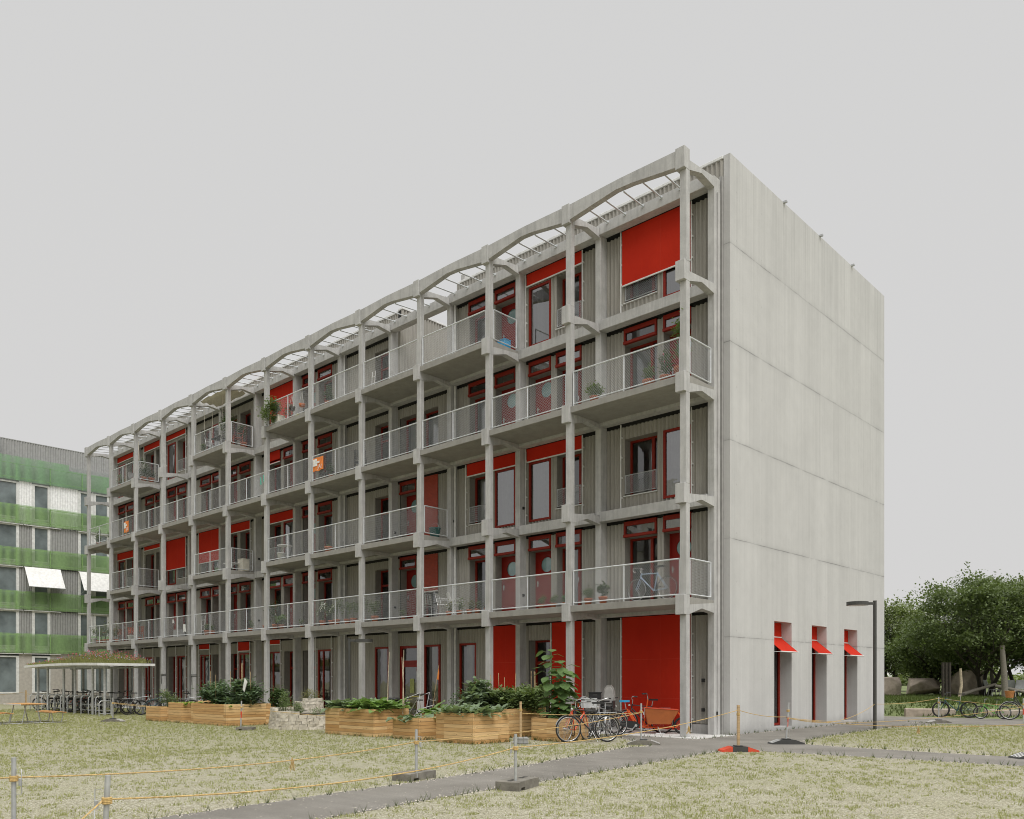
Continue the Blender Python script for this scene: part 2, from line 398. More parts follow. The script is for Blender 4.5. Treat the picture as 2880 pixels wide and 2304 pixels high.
def reveals(x0, x1, z0, z1, sill=False):
    mb = MB()
    mb.box(x0-.02, x0, 1.822, 2.2, z0, z1); mb.box(x1, x1+.02, 1.822, 2.2, z0, z1)
    mb.box(x0-.02, x1+.02, 1.822, 2.2, z1, z1+.03); mb.box(x0-.02, x1+.02, 1.822, 2.2, z0-.04, z0)
    return mb
def glazed(x0, x1, z0, z1, name='glazed_door', ya=2.11, mull=.68, cur=.55):
    mb = MB(); xm = x0+(x1-x0)*mull; frame(mb, x0, x1, z0, z1, ya, ya+.07, .065, .11 if name == 'glazed_door' else .07)
    mb.box(xm-.05, xm+.05, ya-.012, ya+.06, z0+.07, z1-.065)
    o = mb.build(name, M['red'], B); g = MB(); pane(g, x0+.06, x1-.06, z0+.06, z1-.06, ya+.04); g.build('pane', M['glass'], o)
    curtain(o, x0+.05, x1-.05, z0+.02, z1, cur)
    if name == 'glazed_door': MB().box(xm-.012, xm+.012, ya-.06, ya-.03, z0+.95, z0+1.1).build('handle', M['alu'], o)
    return o
def rounddoor(x0, x1, z0, z1):
    ya = 2.12; mb = MB(); frame(mb, x0, x1, z0, z1, ya, ya+.06, .05)
    cx, cz, r, n = x0+(x1-x0)*.52, z0+1.68, .265, 28        # leaf with a real round opening
    X0, X1, Z0, Z1 = x0+.05, x1-.05, z0+.05, z1-.05; vs = []; fs = []
    for i in range(n):
        t = 2*math.pi*i/n; dx, dz = math.cos(t), math.sin(t)
        q = min((X1-cx)/dx if dx > 1e-6 else 9, (X0-cx)/dx if dx < -1e-6 else 9, (Z1-cz)/dz if dz > 1e-6 else 9, (Z0-cz)/dz if dz < -1e-6 else 9)
        vs += [(cx+r*dx, ya+.015, cz+r*dz), (cx+q*dx, ya+.015, cz+q*dz)]
    fs = [(2*i, 2*i+1, 2*((i+1) % n)+1, 2*((i+1) % n)) for i in range(n)]
    k = len(vs)
    for cxx, czz in ((X0, Z0), (X1, Z0), (X1, Z1), (X0, Z1)): vs.append((cxx, ya+.015, czz))
    def seg(i): x, _, z = vs[2*i+1]; return x, z
    for i in range(n):
        a, b_ = seg(i), seg((i+1) % n)
        if abs(a[0]-b_[0]) > 1e-4 and abs(a[1]-b_[1]) > 1e-4:
            for j, (cxx, czz) in enumerate(((X0, Z0), (X1, Z0), (X1, Z1), (X0, Z1))):
                if (abs(a[0]-cxx) < 1e-4 or abs(b_[0]-cxx) < 1e-4) and (abs(a[1]-czz) < 1e-4 or abs(b_[1]-czz) < 1e-4):
                    fs.append((2*i+1, k+j, 2*((i+1) % n)+1))
    mb.add(vs, fs); o = mb.build('entrance_door', M['door'], B)
    MB().ring((cx, ya+.012, cz), 'y', r, .012, 28, 6).build('window_ring', M['red'], o)
    MB().disc((cx, ya+.03, cz), 'y', r, 28).build('round_pane', M['tealglass'], o)
    MB().box(x0+.10, x0+.125, ya-.03, ya+.01, z0+.95, z0+1.14).box(x0+.10, x0+.21, ya-.05, ya-.03, z0+1.05, z0+1.07).build('handle', M['alu'], o)
    return o
def tealglass():
    m = N('teal_glazing'); m.col(m.ramp(m.noise(m.pos(), 3, 3), [(.3, (.16, .27, .27)), (.7, (.24, .38, .38))]))
    m.b.inputs['Coat Weight'].default_value = .6; m.b.inputs['Coat Roughness'].default_value = .05
    return m.fin(.12, 0, .8)
M['tealglass'] = tealglass()
def railframe(P0, U, w, h, name='railing', posts=(0, 1), foot=.0, r=.023, parent=None, mid=True):
    P0 = Vector(P0); U = Vector(U); mb = MB(); Z = Vector((0, 0, 1))
    mb.tube([P0+Z*h-U*.0, P0+U*w+Z*h], r, 8); mb.tube([P0, P0+U*w], r*.85, 8)
    for t in posts: mb.tube([P0+U*(w*t)-Z*foot, P0+U*(w*t)+Z*h], r, 8)
    if mid: mb.tube([P0+U*(w*.5)-Z*foot, P0+U*(w*.5)+Z*h], r*.9, 8)
    o = mb.build(name, M['railm'], parent or B)
    g = MB(); wire_mesh(g, P0+U*.015, U, w-.03, h); g.build('wire_mesh', M['railm'], o); return o
def window_balustrade(parent, x0, x1, z0):
    mb = MB(); h = .56; Y = 1.80
    mb.tube([(x0, Y, z0+h), (x1, Y, z0+h)], .013, 6); mb.tube([(x0, Y, z0), (x1, Y, z0)], .011, 6)
    for x in (x0, x1): mb.tube([(x, Y, z0), (x, Y, z0+h)], .012, 6)
    wire_mesh(mb, (x0, Y, z0), (1, 0, 0), x1-x0, h, .055, .0055); mb.build('window_balustrade', M['galv'], parent)

def blind(x0, x1, z0, z1, Y=1.715, seams=False, guide_bot=None, gl=True, gr=True, slat=False):
    mb = MB(); mb.box(x0+.02, x1-.02, Y, Y+.006, z0+.04, z1)
    if slat:
        z = z0+.04
        while z < z1: mb.box(x0+.02, x1-.02, Y-.012, Y, z, z+.03); z += .055
    o = mb.build('sun_blind', M['slat'] if slat else M['blind'], B)
    MB().bbox(x0+.015, x1-.015, Y-.018, Y+.022, z0, z0+.042, .006).build('bottom_rail', M['white'], o)
    if seams:
        s = MB(); xm = x0+(x1-x0)*.57; s.box(xm, xm+.007, Y-.002, Y-.0005, z0+.04, z1)
        for q in (.28, .62) if seams == 2 else (): s.box(x0+.02, x1-.02, Y-.003, Y-.0012, z0+(z1-z0)*q, z0+(z1-z0)*q+.007)
        s.build('fabric_seam', M['seam'], o)
    return o
def guides(x0, x1, zb, zt, Y=1.70):
    for x in (x0, x1):
        mb = MB().box(x-.014, x+.014, Y-.012, Y+.018, zb, zt)
        z = zb+.35
        while z < zt: mb.box(x+.014, x+.03, Y, Y+.07, z, z+.05); z += .62
        mb.build('blind_guide', M['white'], B)

# per bay: offsets of the two openings from the left pilaster (x = C[i+1])
def bay_units(i):
    xl = C[i+1]
    if i == 5: return [(xl+1.95, xl+3.2)]
    if i == 1: return [(-3.31, -2.12), (-1.88, -.93)]
    if i % 2: return [(xl+.63, xl+1.74), (xl+1.98, xl+2.98)]      # P
    return [(xl+.13, xl+1.12), (xl+1.35, xl+2.42)]               # Q
def bay_zone(i):
    xl = C[i+1]
    if i == 1: return (-3.36, -.90)
    if i % 2: return (xl+.57, xl+3.05)
    return (xl+.06, xl+2.50)
NOBAL = {2: [1, 2, 3, 7, 9, 10, 12], 4: [1, 2, 7, 9, 10, 12]}
CASE = MB()
for k in range(0, 5):
    F = FL(k); top = NB[k+1]+.19
    for i in range(1, 13):
        if k == 4 and i == 4: continue
        xl, xr = C[i+1], C[i]-CW
        P = i % 2 == 1
        us = bay_units(i); ops = []          # (x0,x1,z0,z1)
        if k == 0:
            kinds = {1: ['X', 'X'], 2: ['RG', 'X'], 3: ['F', 'X'], 4: ['ENT', 'F'], 5: ['F0'], 6: ['RGd', 'F2'], 7: ['F2', 'RGd'], 8: ['RGd', 'F2'],
                     9: ['F2', 'RGd'], 10: ['RGd', 'F2'], 11: ['F2', 'RGd'], 12: ['RGd', 'F2']}[i]
            if i == 3: us = [(C[4]+.14, C[4]+1.02), us[1]]
            if i == 5: us = [(-15.86, -14.95)]
            if i == 4: us = [(-14.26, -13.0), (-12.75, -11.86)]
        elif i == 5: kinds = ['RG5']
        elif k in NOBAL and i in NOBAL[k]: kinds = ['W', 'F'] if P else ['F', 'W']
        elif i == 4 and k == 3: kinds = ['RG', 'RG']
        elif k in (2, 4) and i not in (3, 4, 6): kinds = ['RG', 'RG']
        elif i == 4: kinds = ['TD', 'SL']
        else: kinds = ['TG', 'TD'] if P else ['TD', 'TG']
        for (x0, x1), kd in zip(us, kinds):
            if k == 0: z0, z1 = .14, 2.92
            else: z0, z1 = {'W': (F+.48, F+2.24), 'F': (F+.18, F+2.22)}.get(kd, (F+.03, F+2.24))
            if kd == 'RG5': z1 = F+2.3
            if kd[0] == 'T': z1 = F+2.66
            if kd == 'X': z1 = 2.92
            ops.append((x0, x1, z0, z1, kd))
            if kd[0] == 'T':
                transom(x0, x1, F); reveals(x0, x1, F+.03, F+2.165).build('window_reveal', M['reveal'], B)
                if kd == 'TG': glazed(x0, x1, F+.05, F+2.165)
                else: rounddoor(x0, x1, F+.03, F+2.165)
            elif kd in ('W', 'RG', 'RGd', 'RG5'):
                reveals(x0, x1, z0, z1).build('window_reveal', M['reveal'], B)
                o = glazed(x0, x1, z0+.02, z1, 'window' if kd == 'W' else 'glazed_door', mull=.72 if kd != 'RG5' else .5)
                if kd == 'W':
                    MB().bbox(x0-.02, x1+.02, 1.755, 1.85, z0-.03, z0-.002, .004).build('sill', M['white'], o)
                    window_balustrade(o, x0+.03, x1-.03, z0+.07)
                if k == 0 or kd == 'RG5': MB().box(x0+.06, x1-.06, 2.095, 2.12, z0+(1.95 if k == 0 else 1.6), z0+(2.06 if k == 0 else 1.68)).build('rail', M['red'], o)
            elif kd in ('F', 'F2', 'F0'):
                mb = MB(); frame(mb, x0, x1, z0, z1, 1.765, 1.86, .075)
                if kd == 'F2': mb.box(x0+(x1-x0)*.38-.035, x0+(x1-x0)*.38+.035, 1.77, 1.85, z0+.07, z1-.07)
                o = mb.build('window', M['red'], B); g = MB(); pane(g, x0+.07, x1-.07, z0+.07, z1-.07, 1.805); g.build('pane', M['glassb'] if k else M['glass'], o)
                reveals(x0, x1, z0, z1).build('window_reveal', M['reveal'], B)
                curtain(o, x0+.05, x1-.05, z0+.02, z1, .9, 2.1)
            elif kd == 'SL':
                zb = F+.03 if k == 2 else F+1.15
                reveals(x0, x1, z0, z1).build('window_reveal', M['reveal'], B); glazed(x0, x1, z0+.02, z1)
                blind(x0-.02, x1+.03, zb, F+2.6, 1.74, slat=True)
            elif kd == 'ENT':
                mb = MB(); ya = 1.80
                frame(mb, x0, x1, .03, 2.92, ya, ya+.08, .10); mb.box(x0+.1, x1-.1, ya+.004, ya+.076, 2.2, 2.34)
                mb.box(x0+.1, x0+.22, ya-.02, ya+.05, .05, 2.2); mb.box(x1-.22, x1-.1, ya-.02, ya+.05, .05, 2.2)
                mb.box(x0+.22, x1-.22, ya-.02, ya+.05, 2.08, 2.2); mb.box(x0+.22, x1-.22, ya-.02, ya+.05, .05, .2)
                o = mb.build('entrance_door', M['door'], B); g = MB(); pane(g, x0+.2, x1-.2, .2, 2.1, ya+.02); pane(g, x0+.1, x1-.1, 2.34, 2.83, ya+.04); g.build('pane', M['glass'], o)
                MB().box(x1-.17, x1-.13, ya-.07, ya-.04, .7, 1.9).build('door_pull', M['alu'], o)
                MB().box(x0+.60, x0+.86, ya+.008, ya+.014, 1.05, 1.62).build('poster', M['poster'] if 'poster' in M else M['white'], o)
        # wall surface around the openings
        e_top = top-.08 if True else top
        mbc = MB(); mbk = MB(); cur_x = xl+.0; wl = 3 if k else 0
        z_b = F+.02 if k else .30
        for (x0, x1, z0, z1, kd) in ops:
            if x0-cur_x > .03: corr(mbc, cur_x, x0, z_b, e_top); mbk.box(cur_x, x0-.02, 1.84, 2.2, F, top+.02)
            if kd != 'X' or True:
                if z0-z_b > .05: corr(mbc, x0, x1, z_b, z0); mbk.box(x0-.02, x1+.02, 1.84, 2.2, F, z0-.04)
                elif z0-F > .1: mbk.box(x0-.02, x1+.02, 1.84, 2.2, F, z0-.04)
                if e_top-z1 > .05: corr(mbc, x0, x1, z1, e_top)
                if top-z1 > .06: mbk.box(x0-.02, x1+.02, 1.84, 2.2, z1+.03, top+.02)
            cur_x = x1
        if xr+.0-cur_x > .03: corr(mbc, cur_x, xr+.0, z_b, e_top); mbk.box(cur_x+.02, xr+CW, 1.84, 2.2, F, top+.02)
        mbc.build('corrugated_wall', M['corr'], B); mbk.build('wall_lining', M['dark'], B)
        if k == 0:
            mb = MB(); cx_ = xl
            for (x0, x1, z0, z1, kd) in ops:
                lim = z0 if kd != 'X' else .05
                mb.box(cx_, x0, 1.77, 1.84, 0, .28); mb.box(x0, x1, 1.79, 1.835, 0, min(.28, lim-.01)); cx_ = x1
            mb.box(cx_, xr, 1.77, 1.84, 0, .28); mb.build('plinth', M['conc'], B)
# dry lining between levels (closes the facade behind the floor beams)
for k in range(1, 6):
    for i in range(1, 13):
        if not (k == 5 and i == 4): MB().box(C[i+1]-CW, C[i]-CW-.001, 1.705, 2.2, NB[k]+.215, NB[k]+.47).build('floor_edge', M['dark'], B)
# blinds (x range = zone)
def bz(i): return bay_zone(i)
def drop(i, k, zb, seams=False, gd=True):
    a, b = bz(i); top = NB[k+1]+.17; F = FL(k)
    blind(a, b, zb, top, seams=seams)
    if gd: guides(a-.02, b+.02, F+.05, top)
drop(1, 4, 13.74, 1); drop(2, 4, 15.02); drop(7, 4, 13.45, 1); drop(10, 4, 15.15); drop(11, 4, 15.08); drop(12, 4, 15.12)
a, b = bz(1); guides(a-.02, b+.02, FL(2)+.05, NB[3]+.17); drop(2, 2, 9.0); drop(3, 2, 9.0); drop(7, 2, 9.02); drop(8, 2, 9.02); drop(9, 2, 7.80, 1); drop(10, 2, 7.78, 1)
drop(11, 2, 9.22); drop(12, 2, 9.02)
blind(C[8]+.62, C[8]+1.76, FL(3)+2.1, NB[4]+.17)
drop(1, 0, .05, 2)
us = bay_units(2); blind(us[1][0]-.15, us[1][1]+.08, .05, 3.47, seams=2); guides(us[1][0]-.17, us[1][1]+.1, .03, 3.47)
us = bay_units(3); blind(us[1][0]-.05, us[1][1]+.08, .05, 3.47, seams=2); guides(us[1][0]-.07, us[1][1]+.1, .03, 3.47)
for i, z in ((7, 3.24), (8, 3.0), (9, 3.18)):
    us = bay_units(i); u = us[0] if i % 2 else us[1]; blind(u[0]-.05, u[1]+.02, z, 3.47); guides(u[0]-.07, u[1]+.06, .1, 3.47)
for i in (6, 10, 11, 12):
    us = bay_units(i); u = us[0] if i % 2 else us[1]; guides(u[0]-.07, u[1]+.06, .1, 3.47)

# railings
for k in SL:
    for i in SL[k]:
        F = FL(k); xl, xr = C[i+1], C[i]
        railframe((xl+.05, .06, F+.075), (1, 0, 0), xr-CW-.06-xl-.05+.02, .965, foot=.07, posts=(0, 1))
for i, k in ((1, 1), (1, 3), (4, 2), (8, 2), (11, 2), (3, 4), (8, 4), (11, 4)):
    c = C[i]; railframe((c-.03, .21, FL(k)+.075), (0, 1, 0), 1.1, .965, mid=False)
# end wall with three openings
E0, E1 = .05, .25; Y0, Y1, ZT = 1.9, 13.98, 16.45
OPN = [(4.63, 5.84), (7.35, 8.54), (10.05, 11.26)]
mb = MB(); ys = [Y0]+[v for o_ in OPN for v in o_]+[Y1]
for j in range(0, 8, 2): mb.box(E0, E1, ys[j], ys[j+1], 0, 3.37)
for a, b in OPN: mb.box(E0, E1, a, b, 0, .11)
mb.box(E0, E1, Y0, Y1, 3.37, ZT)
for a, b in OPN:
    mb.box(-.25, E0, a-.2, a, .1, 3.38); mb.box(-.25, E0, b, b+.2, .1, 3.38); mb.box(-.25, E0, a-.2, b+.2, 3.38, 3.5); mb.box(-.25, E0, a, b, 0, .11)
ew = mb.build('end_wall', M['wall'], B)
MB().bbox(-.06, .046, 1.82, 2.2, 0, ZT-.6, .004).build('corner_channel', M['dark2'] if 'dark2' in M else M['galv'], B)
MB().box(-.9, .045, 2.2, 2.4, 0, ZT-.3).build('corner_wall', M['dark'], B)
for y in (5.29, 7.99, 10.73): MB().box(E1-.02, E1+.10, y-.045, y+.045, ZT-.02, ZT+.035).build('rain_spout', M['galv'], B)
for a, b in OPN:
    mb = MB(); fx = -.14
    mb.box(fx-.07, fx, a, a+.07, .12, 3.36); mb.box(fx-.07, fx, b-.09, b, .12, 3.36); mb.box(fx-.068, fx-.002, a+.07, b-.09, .12, .2); mb.box(fx-.068, fx-.002, a+.07, b-.09, 3.28, 3.36)
    mb.box(fx-.066, fx+.006, a+.5, a+.58, .2, 3.28)
    o = mb.build('window', M['red'], B); MB().add([(fx-.03, a, .15), (fx-.03, b, .15), (fx-.03, b, 3.3), (fx-.03, a, 3.3)], [(0, 1, 2, 3)]).build('pane', M['glass2'], o)
    mb = MB().box(-.09, -.08, a+.02, b-.02, 2.93, 3.365).prism([(-.09, 2.90), (.47, 2.44), (.475, 2.45), (-.085, 2.91)], 'y', a+.05, b-.05)
    o = mb.build('drop_arm_awning', M['blind'], B)
    m2 = MB().tube([(.475, a-.02, 2.43), (.475, b+.02, 2.43)], .02, 8).tube([(-.085, a+.01, 2.915), (-.085, b-.01, 2.915)], .022, 8)
    for y in (a+.04, b-.04): m2.tube([(.475, y, 2.43), (-.08, y, 2.43)], .01, 6)
    m2.build('awning_arm', M['white'], o)
# roof, back and floors
mb = MB(); mb.box(-42.3, -14.45, 1.95, 13.9, 16.1, 16.4); mb.box(-10.9, .04, 1.95, 13.9, 16.1, 16.4); mb.box(-14.45, -10.9, 8.0, 13.9, 16.1, 16.4)
mb.build('roof', M['roomwall'], B)
for (x0, x1) in ((-42.3, -14.37), (-10.95, .04)):
    mb = MB(); corr(mb, x0, x1, 15.86, 16.36, 1.90); mb.build('parapet', M['corr'], B)
    MB().box(x0, x1, 1.93, 2.0, 15.7, 16.36).build('parapet_lining', M['dark'], B)
    MB().bbox(x0, x1, 1.86, 2.05, 16.365, 16.45, .01).build('roof_edge', M['white'], B)
mb = MB(); corr(mb, 1.82, 8.0, 12.82, 16.42, -14.2, axis='x'); mb.build('terrace_wall', M['corr'], B)
MB().box(-14.45, -14.23, 1.86, 8.0, 12.7, 16.4).build('terrace_wall_lining', M['dark'], B)
MB().bbox(-14.45, -14.16, 1.84, 8.0, 16.425, 16.5, .01).build('roof_edge', M['white'], B)
MB().box(-14.2, -10.95, 8.0, 8.2, 12.7, 13.9).build('terrace_back_wall', M['corr'], B)
MB().box(-11.0, -10.93, 1.86, 8.0, 12.7, 16.4).build('terrace_side_wall', M['corr'], B)
mb = MB(); corr(mb, C[5], -14.2, 12.82, 15.7, 1.80); mb.build('corrugated_wall', M['corr'], B)
for i, w_ in ((3, 1),): MB().bbox(C[4]+.02, C[4]+.24, 1.95, 2.2, 15.9, 16.72, .01).build('roof_vent', M['conc'], B)
mb = MB()
for k in range(0, 5): mb.box(-42.2, .0, 2.2, 13.8, NB[k]+.25 if k else -.05, NB[k]+.47 if k else .02)
mb.build('floor_slab', M['roomfloor'], B)
mb = MB()
for k in range(0, 5):
    z0 = NB[k]+.475 if k else .03
    for i in range(2, 14):
        if k == 4 and i in (4,): continue
        x = C[i]-.18
        mb.box(x, x+.12, 2.2, 6.5, z0, NB[k+1]+.245)
    mb.box(-42.2, -14.5 if k == 4 else 0, 6.5, 6.6, z0, NB[k+1]+.245)
    if k == 4: mb.box(-10.9, 0, 6.5, 6.6, z0, NB[k+1]+.245)
mb.build('room_partition', M['roomwall'], B)
mb = MB().box(-42.3, .04, 13.85, 13.97, 0, 16.4).box(-42.31, -42.12, 1.85, 13.85, 0, 16.4); mb.build('back_wall', M['corr'], B)
# downpipes
for i in (4, 6):
    c = C[i+0] if False else C[i]
    mb = MB()
    for k in range(0, 5): mb.tube([(c+.06, 1.62, FL(k)+.0), (c+.06, 1.62, NB[k+1]+.18)], .035, 10)
    for k in range(0, 5): mb.tube([(c+.06, 1.62, FL(k)+1.2), (c+.06, 1.62, FL(k)+1.24)], .042, 10)
    mb.build('downpipe', M['white'], B)
MB().bbox(.002, .045, 1.60, 1.72, 0, 15.3, .006).build('downpipe', M['conc'], B)
# small socket boxes on the pilasters
for (x, y, z, r_) in ((.0, 1.62, .62, 0), (-.52, 1.76, 1.55, 1), (-.52, 1.76, .7, 1)):
    MB().bbox(x-.04 if r_ else x, x+.04, y-.05, y+.02, z-.05, z+.05, .006).build('socket_box', M['black'], B)
for k in range(1, 4):
    for i in (3, 4, 5, 6, 8): MB().bbox(C[i]-.0, C[i]+.035, 1.58, 1.67, FL(k)+.62, FL(k)+.71, .006).build('socket_box', M['black'], B)
# ------------------------------------------------------------------ ground
def gravel():
    m = N('gravel_lawn'); p = m.wpos()
    pc = m.vor(p, 62, 'Color'); pv = m.sep(pc)[0]; dist = m.vor(p, 62, 'Distance'); pv = m.ma('ADD', m.ma('MULTIPLY', pv, .6), m.ma('MULTIPLY', m.noise(p, 24, 4, .75), .4))
    g = m.ramp(pv, [(.15, (.10, .084, .058)), (.36, (.33, .30, .235)), (.64, (.51, .475, .385)), (.88, (.84, .81, .71))])
    big = m.noise(p, .35, 5, .6); mid = m.noise(p, 1.6, 5, .65); fine = m.noise(p, 14, 3, .7)
    s_ = m.sep(p)
    soil = m.ramp(fine, [(.3, (.20, .205, .095)), (.7, (.36, .36, .19))])
    k = m.ma('ADD', m.ma('MULTIPLY', big, .55), m.ma('MULTIPLY', mid, .45))
    # greener towards the far left and the far right lawn
    far = m.ma('ADD', m.ma('MULTIPLY', m.ma('SUBTRACT', m.ma('MULTIPLY', s_[0], -1.0), 2.0), .012), 0.0)
    k = m.ma('ADD', k, m.ma('MAXIMUM', m.ma('MINIMUM', m.ma('MULTIPLY', far, 1.6), .24), m.ma('MULTIPLY', m.ma('GREATER_THAN', s_[1], 1.0), .12)))
    f = m.ma('MULTIPLY', m.ramp(k, [(.34, .18), (.78, .78)]), m.ramp(fine, [(.25, .55), (.6, 1.)]))
    c = m.mix(f, g, soil)
    c = m.mix(.6, c, m.ramp(dist, [(0, 1.1), (.75, .72)]), 'MULTIPLY')
    m.col(c); m.bump(m.ma('MULTIPLY', dist, -1), .6, .02); return m.fin(.95, 0, .15)
M['gravel'] = gravel()
def asphalt():
    m = N('asphalt'); p = m.wpos(); a = m.noise(p, .8, 5, .6); b = m.noise(p, 90, 3, .8); v = m.sep(m.vor(p, 130, 'Color'))[0]
    c = m.ramp(a, [(.3, (.170, .158, .137)), (.7, (.238, .223, .197))])
    c = m.mix(.6, c, m.ramp(v, [(0, .72), (.9, 1.1), (1, 1.6)]), 'MULTIPLY')
    st = m.noise(m.scale(p, (.5, 4, 1)), 1.5, 4); c = m.mix(.3, c, m.ramp(st, [(.35, .8), (.65, 1.15)]), 'MULTIPLY')
    pt = m.noise(p, .45, 2, .4); c = m.mix(.5, c, m.ramp(pt, [(.42, .86), (.46, 1.05)]), 'MULTIPLY')
    gsp = m.ma('MULTIPLY', m.ma('GREATER_THAN', m.sep(m.vor(p, 26, 'Color'))[1], .965), m.ma('LESS_THAN', m.vor(p, 26, 'Distance'), .3)); c = m.mix(m.ma('MULTIPLY', gsp, .8), c, (.50, .46, .38))
    m.col(c); m.bump(b, .35, .006); return m.fin(.9, 0, .3)
M['asphalt'] = asphalt()
M['pale'] = concrete('pale_paving', (.62, .61, .585), .1, .5)
M['meadow'] = plain('meadow_grass', (.13, .16, .055), .95, var=.45, sc=.8)
def poly(name, pts, z, mat, label=None, kind='structure'):
    rj = random.Random(6); q = []
    for a, b in zip(pts, pts[1:]+pts[:1]):
        L_ = math.hypot(b[0]-a[0], b[1]-a[1]); n = max(1, int(L_/.35)) if L_ < 20 else 1
        for i in range(n): t = i/n; q.append((a[0]+(b[0]-a[0])*t+(rj.gauss(0, .016) if i else 0), a[1]+(b[1]-a[1])*t+(rj.gauss(0, .016) if i else 0)))
    pts = q
    mb = MB().add([(x, y, z) for x, y in pts], [tuple(range(len(pts)))]); o = mb.build(name, mat); tag(o, label, None, None, kind); return o
g = MB(); g.add([(-400, -300, 0), (400, -300, 0), (400, 600, 0), (-400, 600, 0)], [(0, 1, 2, 3)])
tag(g.build('ground', M['gravel']), 'pale gravel ground with sparse green grass between the paths', None, None, 'structure')
poly('path', [(2.95, -19), (4.75, -19), (4.35, -16), (4.04, -14.18), (3.73, -12.2), (3.50, -9.6), (3.16, -6.6), (2.78, -3.3), (3.3, -2.56), (6.5, -2.38), (8.4, -2.3), (14, -2.2), (30, -2.0), (30, .1), (14, -.1), (7.9, -.3), (5.9, -.3), (3.28, .0), (2.72, 1.3), (2.42, 4.2),
      (2.2, 7.5), (2.4, 10.5), (2.62, 12.25), (1.2, 13.2), (.3, 13.6), (.25, 13.5), (.25, 1.6), (.46, 1.5), (.46, -.25), (-1.9, -.25), (-2.2, -.6), (-1.9, -.80), (-1.3, -1.2), (-.57, -1.81), (.9, -3.1), (.62, -3.5), (1.40, -7.1), (1.65, -8.0), (2.10, -10.8), (2.52, -14.2), (2.75, -16.5)], .005, M['asphalt'], 'grey brown asphalt footpath round the corner of the building')
poly('road', [(-30, 8.2), (.3, 13.605), (1.2, 13.21), (2.62, 12.26), (5.2, 13.0), (12, 14.9), (40, 22.5), (40, 30.5), (12, 21.6), (3.74, 18.4), (-1.1, 17.6), (-30, 12.5)], .009, M['asphalt'], 'grey asphalt road crossing behind the building')
MB().box(-42.4, .45, -.24, 1.77, -.05, .018).build('paved_terrace', M['pale'])
tag(bpy.data.objects['paved_terrace'], 'pale concrete strip under the balconies', None, None, 'structure')
# grass bank beyond the road
def bank():
    mb = MB(); xs = [-60, -30, -15, -8, -4, 0, 4, 8, 14, 25, 45, 80, 160]; rnd_ = random.Random(3)
    rows = [(18.15, -.02), (18.7, .06), (19.6, .32), (20.6, .5), (22.5, .58), (28, .6), (40, .6), (80, .62), (250, .7), (500, .8)]
    vs = []; fs = []
    for dy, z in rows:
        for x in xs:
            y = dy+max(-4, min(9, (x-1.5)*.18 if x > 0 else x*.16))*(1 if dy < 30 else 0); vs.append((x, y, z+(rnd_.uniform(-.04, .04) if z > .1 else 0)))
    n = len(xs)
    for j in range(len(rows)-1):
        for i in range(n-1): fs.append((j*n+i, j*n+i+1, (j+1)*n+i+1, (j+1)*n+i))
    mb.add(vs, fs, 0, True); tag(mb.build('grass_bank', M['meadow']), 'low green grass bank and meadow beyond the road', None, None, 'structure')
bank()
# ------------------------------------------------------------------ more materials
def larch():
    m = N('larch_boards'); p = m.wpos(); s_ = m.sep(p)
    bi = m.ma('FLOOR', m.ma('DIVIDE', s_[2], .0935)); u = m.ma('ADD', s_[0], m.ma('MULTIPLY', s_[1], 1.37))
    r1 = m.white(m.ma('ADD', bi, m.ma('MULTIPLY', m.ma('FLOOR', m.ma('MULTIPLY', u, .45)), 13.7)))
    v = m.comb(m.ma('MULTIPLY', u, 1.2), m.ma('MULTIPLY', bi, 7.3), m.ma('MULTIPLY', s_[2], 22))
    gr = m.noise(v, 2.2, 6, .65, .8)
    c = m.ramp(r1, [(0, (.50, .285, .11)), (.5, (.63, .40, .18)), (1, (.73, .51, .26))])
    c = m.mix(.85, c, m.ramp(gr, [(.3, .68), (.5, .98), (.7, 1.14)]), 'MULTIPLY')
    kn = m.vor(m.comb(m.ma('MULTIPLY', u, 3.1), bi, m.ma('MULTIPLY', s_[2], 9)), 1.3, 'Distance')
    c = m.mix(m.ramp(kn, [(.05, .8), (.13, 0.)]), c, (.18, .075, .022))
    ed = m.ma('FRACT', m.ma('DIVIDE', s_[2], .0935)); c = m.mix(m.ma('MULTIPLY', m.ma('LESS_THAN', ed, .06), .75), c, (.10, .05, .02))
    m.col(c); m.bump(gr, .2, .004); return m.fin(.7, 0, .3)
M['larch'] = larch()
def wood(name, c, st=8):
    m = N(name); g = m.noise(m.scale(m.pos(), (1, st, st)), 4, 5, .6); m.col(m.ramp(g, [(.3, tuple(x*.68 for x in c)), (.7, tuple(min(1, x*1.2) for x in c))])); return m.fin(.65, 0, .3)
M['slatwood'] = wood('bench_slats', (.52, .28, .10)); M['stake'] = wood('raw_timber', (.48, .34, .19)); M['grewood'] = wood('weathered_timber', (.22, .20, .165)); M['bark'] = wood('bark', (.05, .042, .033), 3)
M['birch'] = plain('pale_stick', (.50, .42, .30), .8, var=.35, sc=18)
def stone(name, c, sc=7):
    m = N(name); p = m.wpos(); a = m.noise(p, sc, 5, .65); v = m.sep(m.vor(p, 3.2, 'Color'))[0]
    k = m.ramp(a, [(.28, tuple(x*.66 for x in c)), (.72, tuple(min(1, x*1.2) for x in c))]); k = m.mix(.4, k, m.ramp(v, [(0, .8), (1, 1.15)]), 'MULTIPLY')
    m.col(k); m.bump(a, .6, .03); return m.fin(.9, 0, .2)
M['lime'] = stone('limestone', (.60, .55, .46)); M['boulder'] = stone('pinkish_boulder', (.44, .37, .305), 3); M['cblock'] = stone('mossy_concrete_block', (.22, .205, .175), 6)
M['soil'] = plain('soil', (.045, .032, .02), .95, var=.4, sc=20)
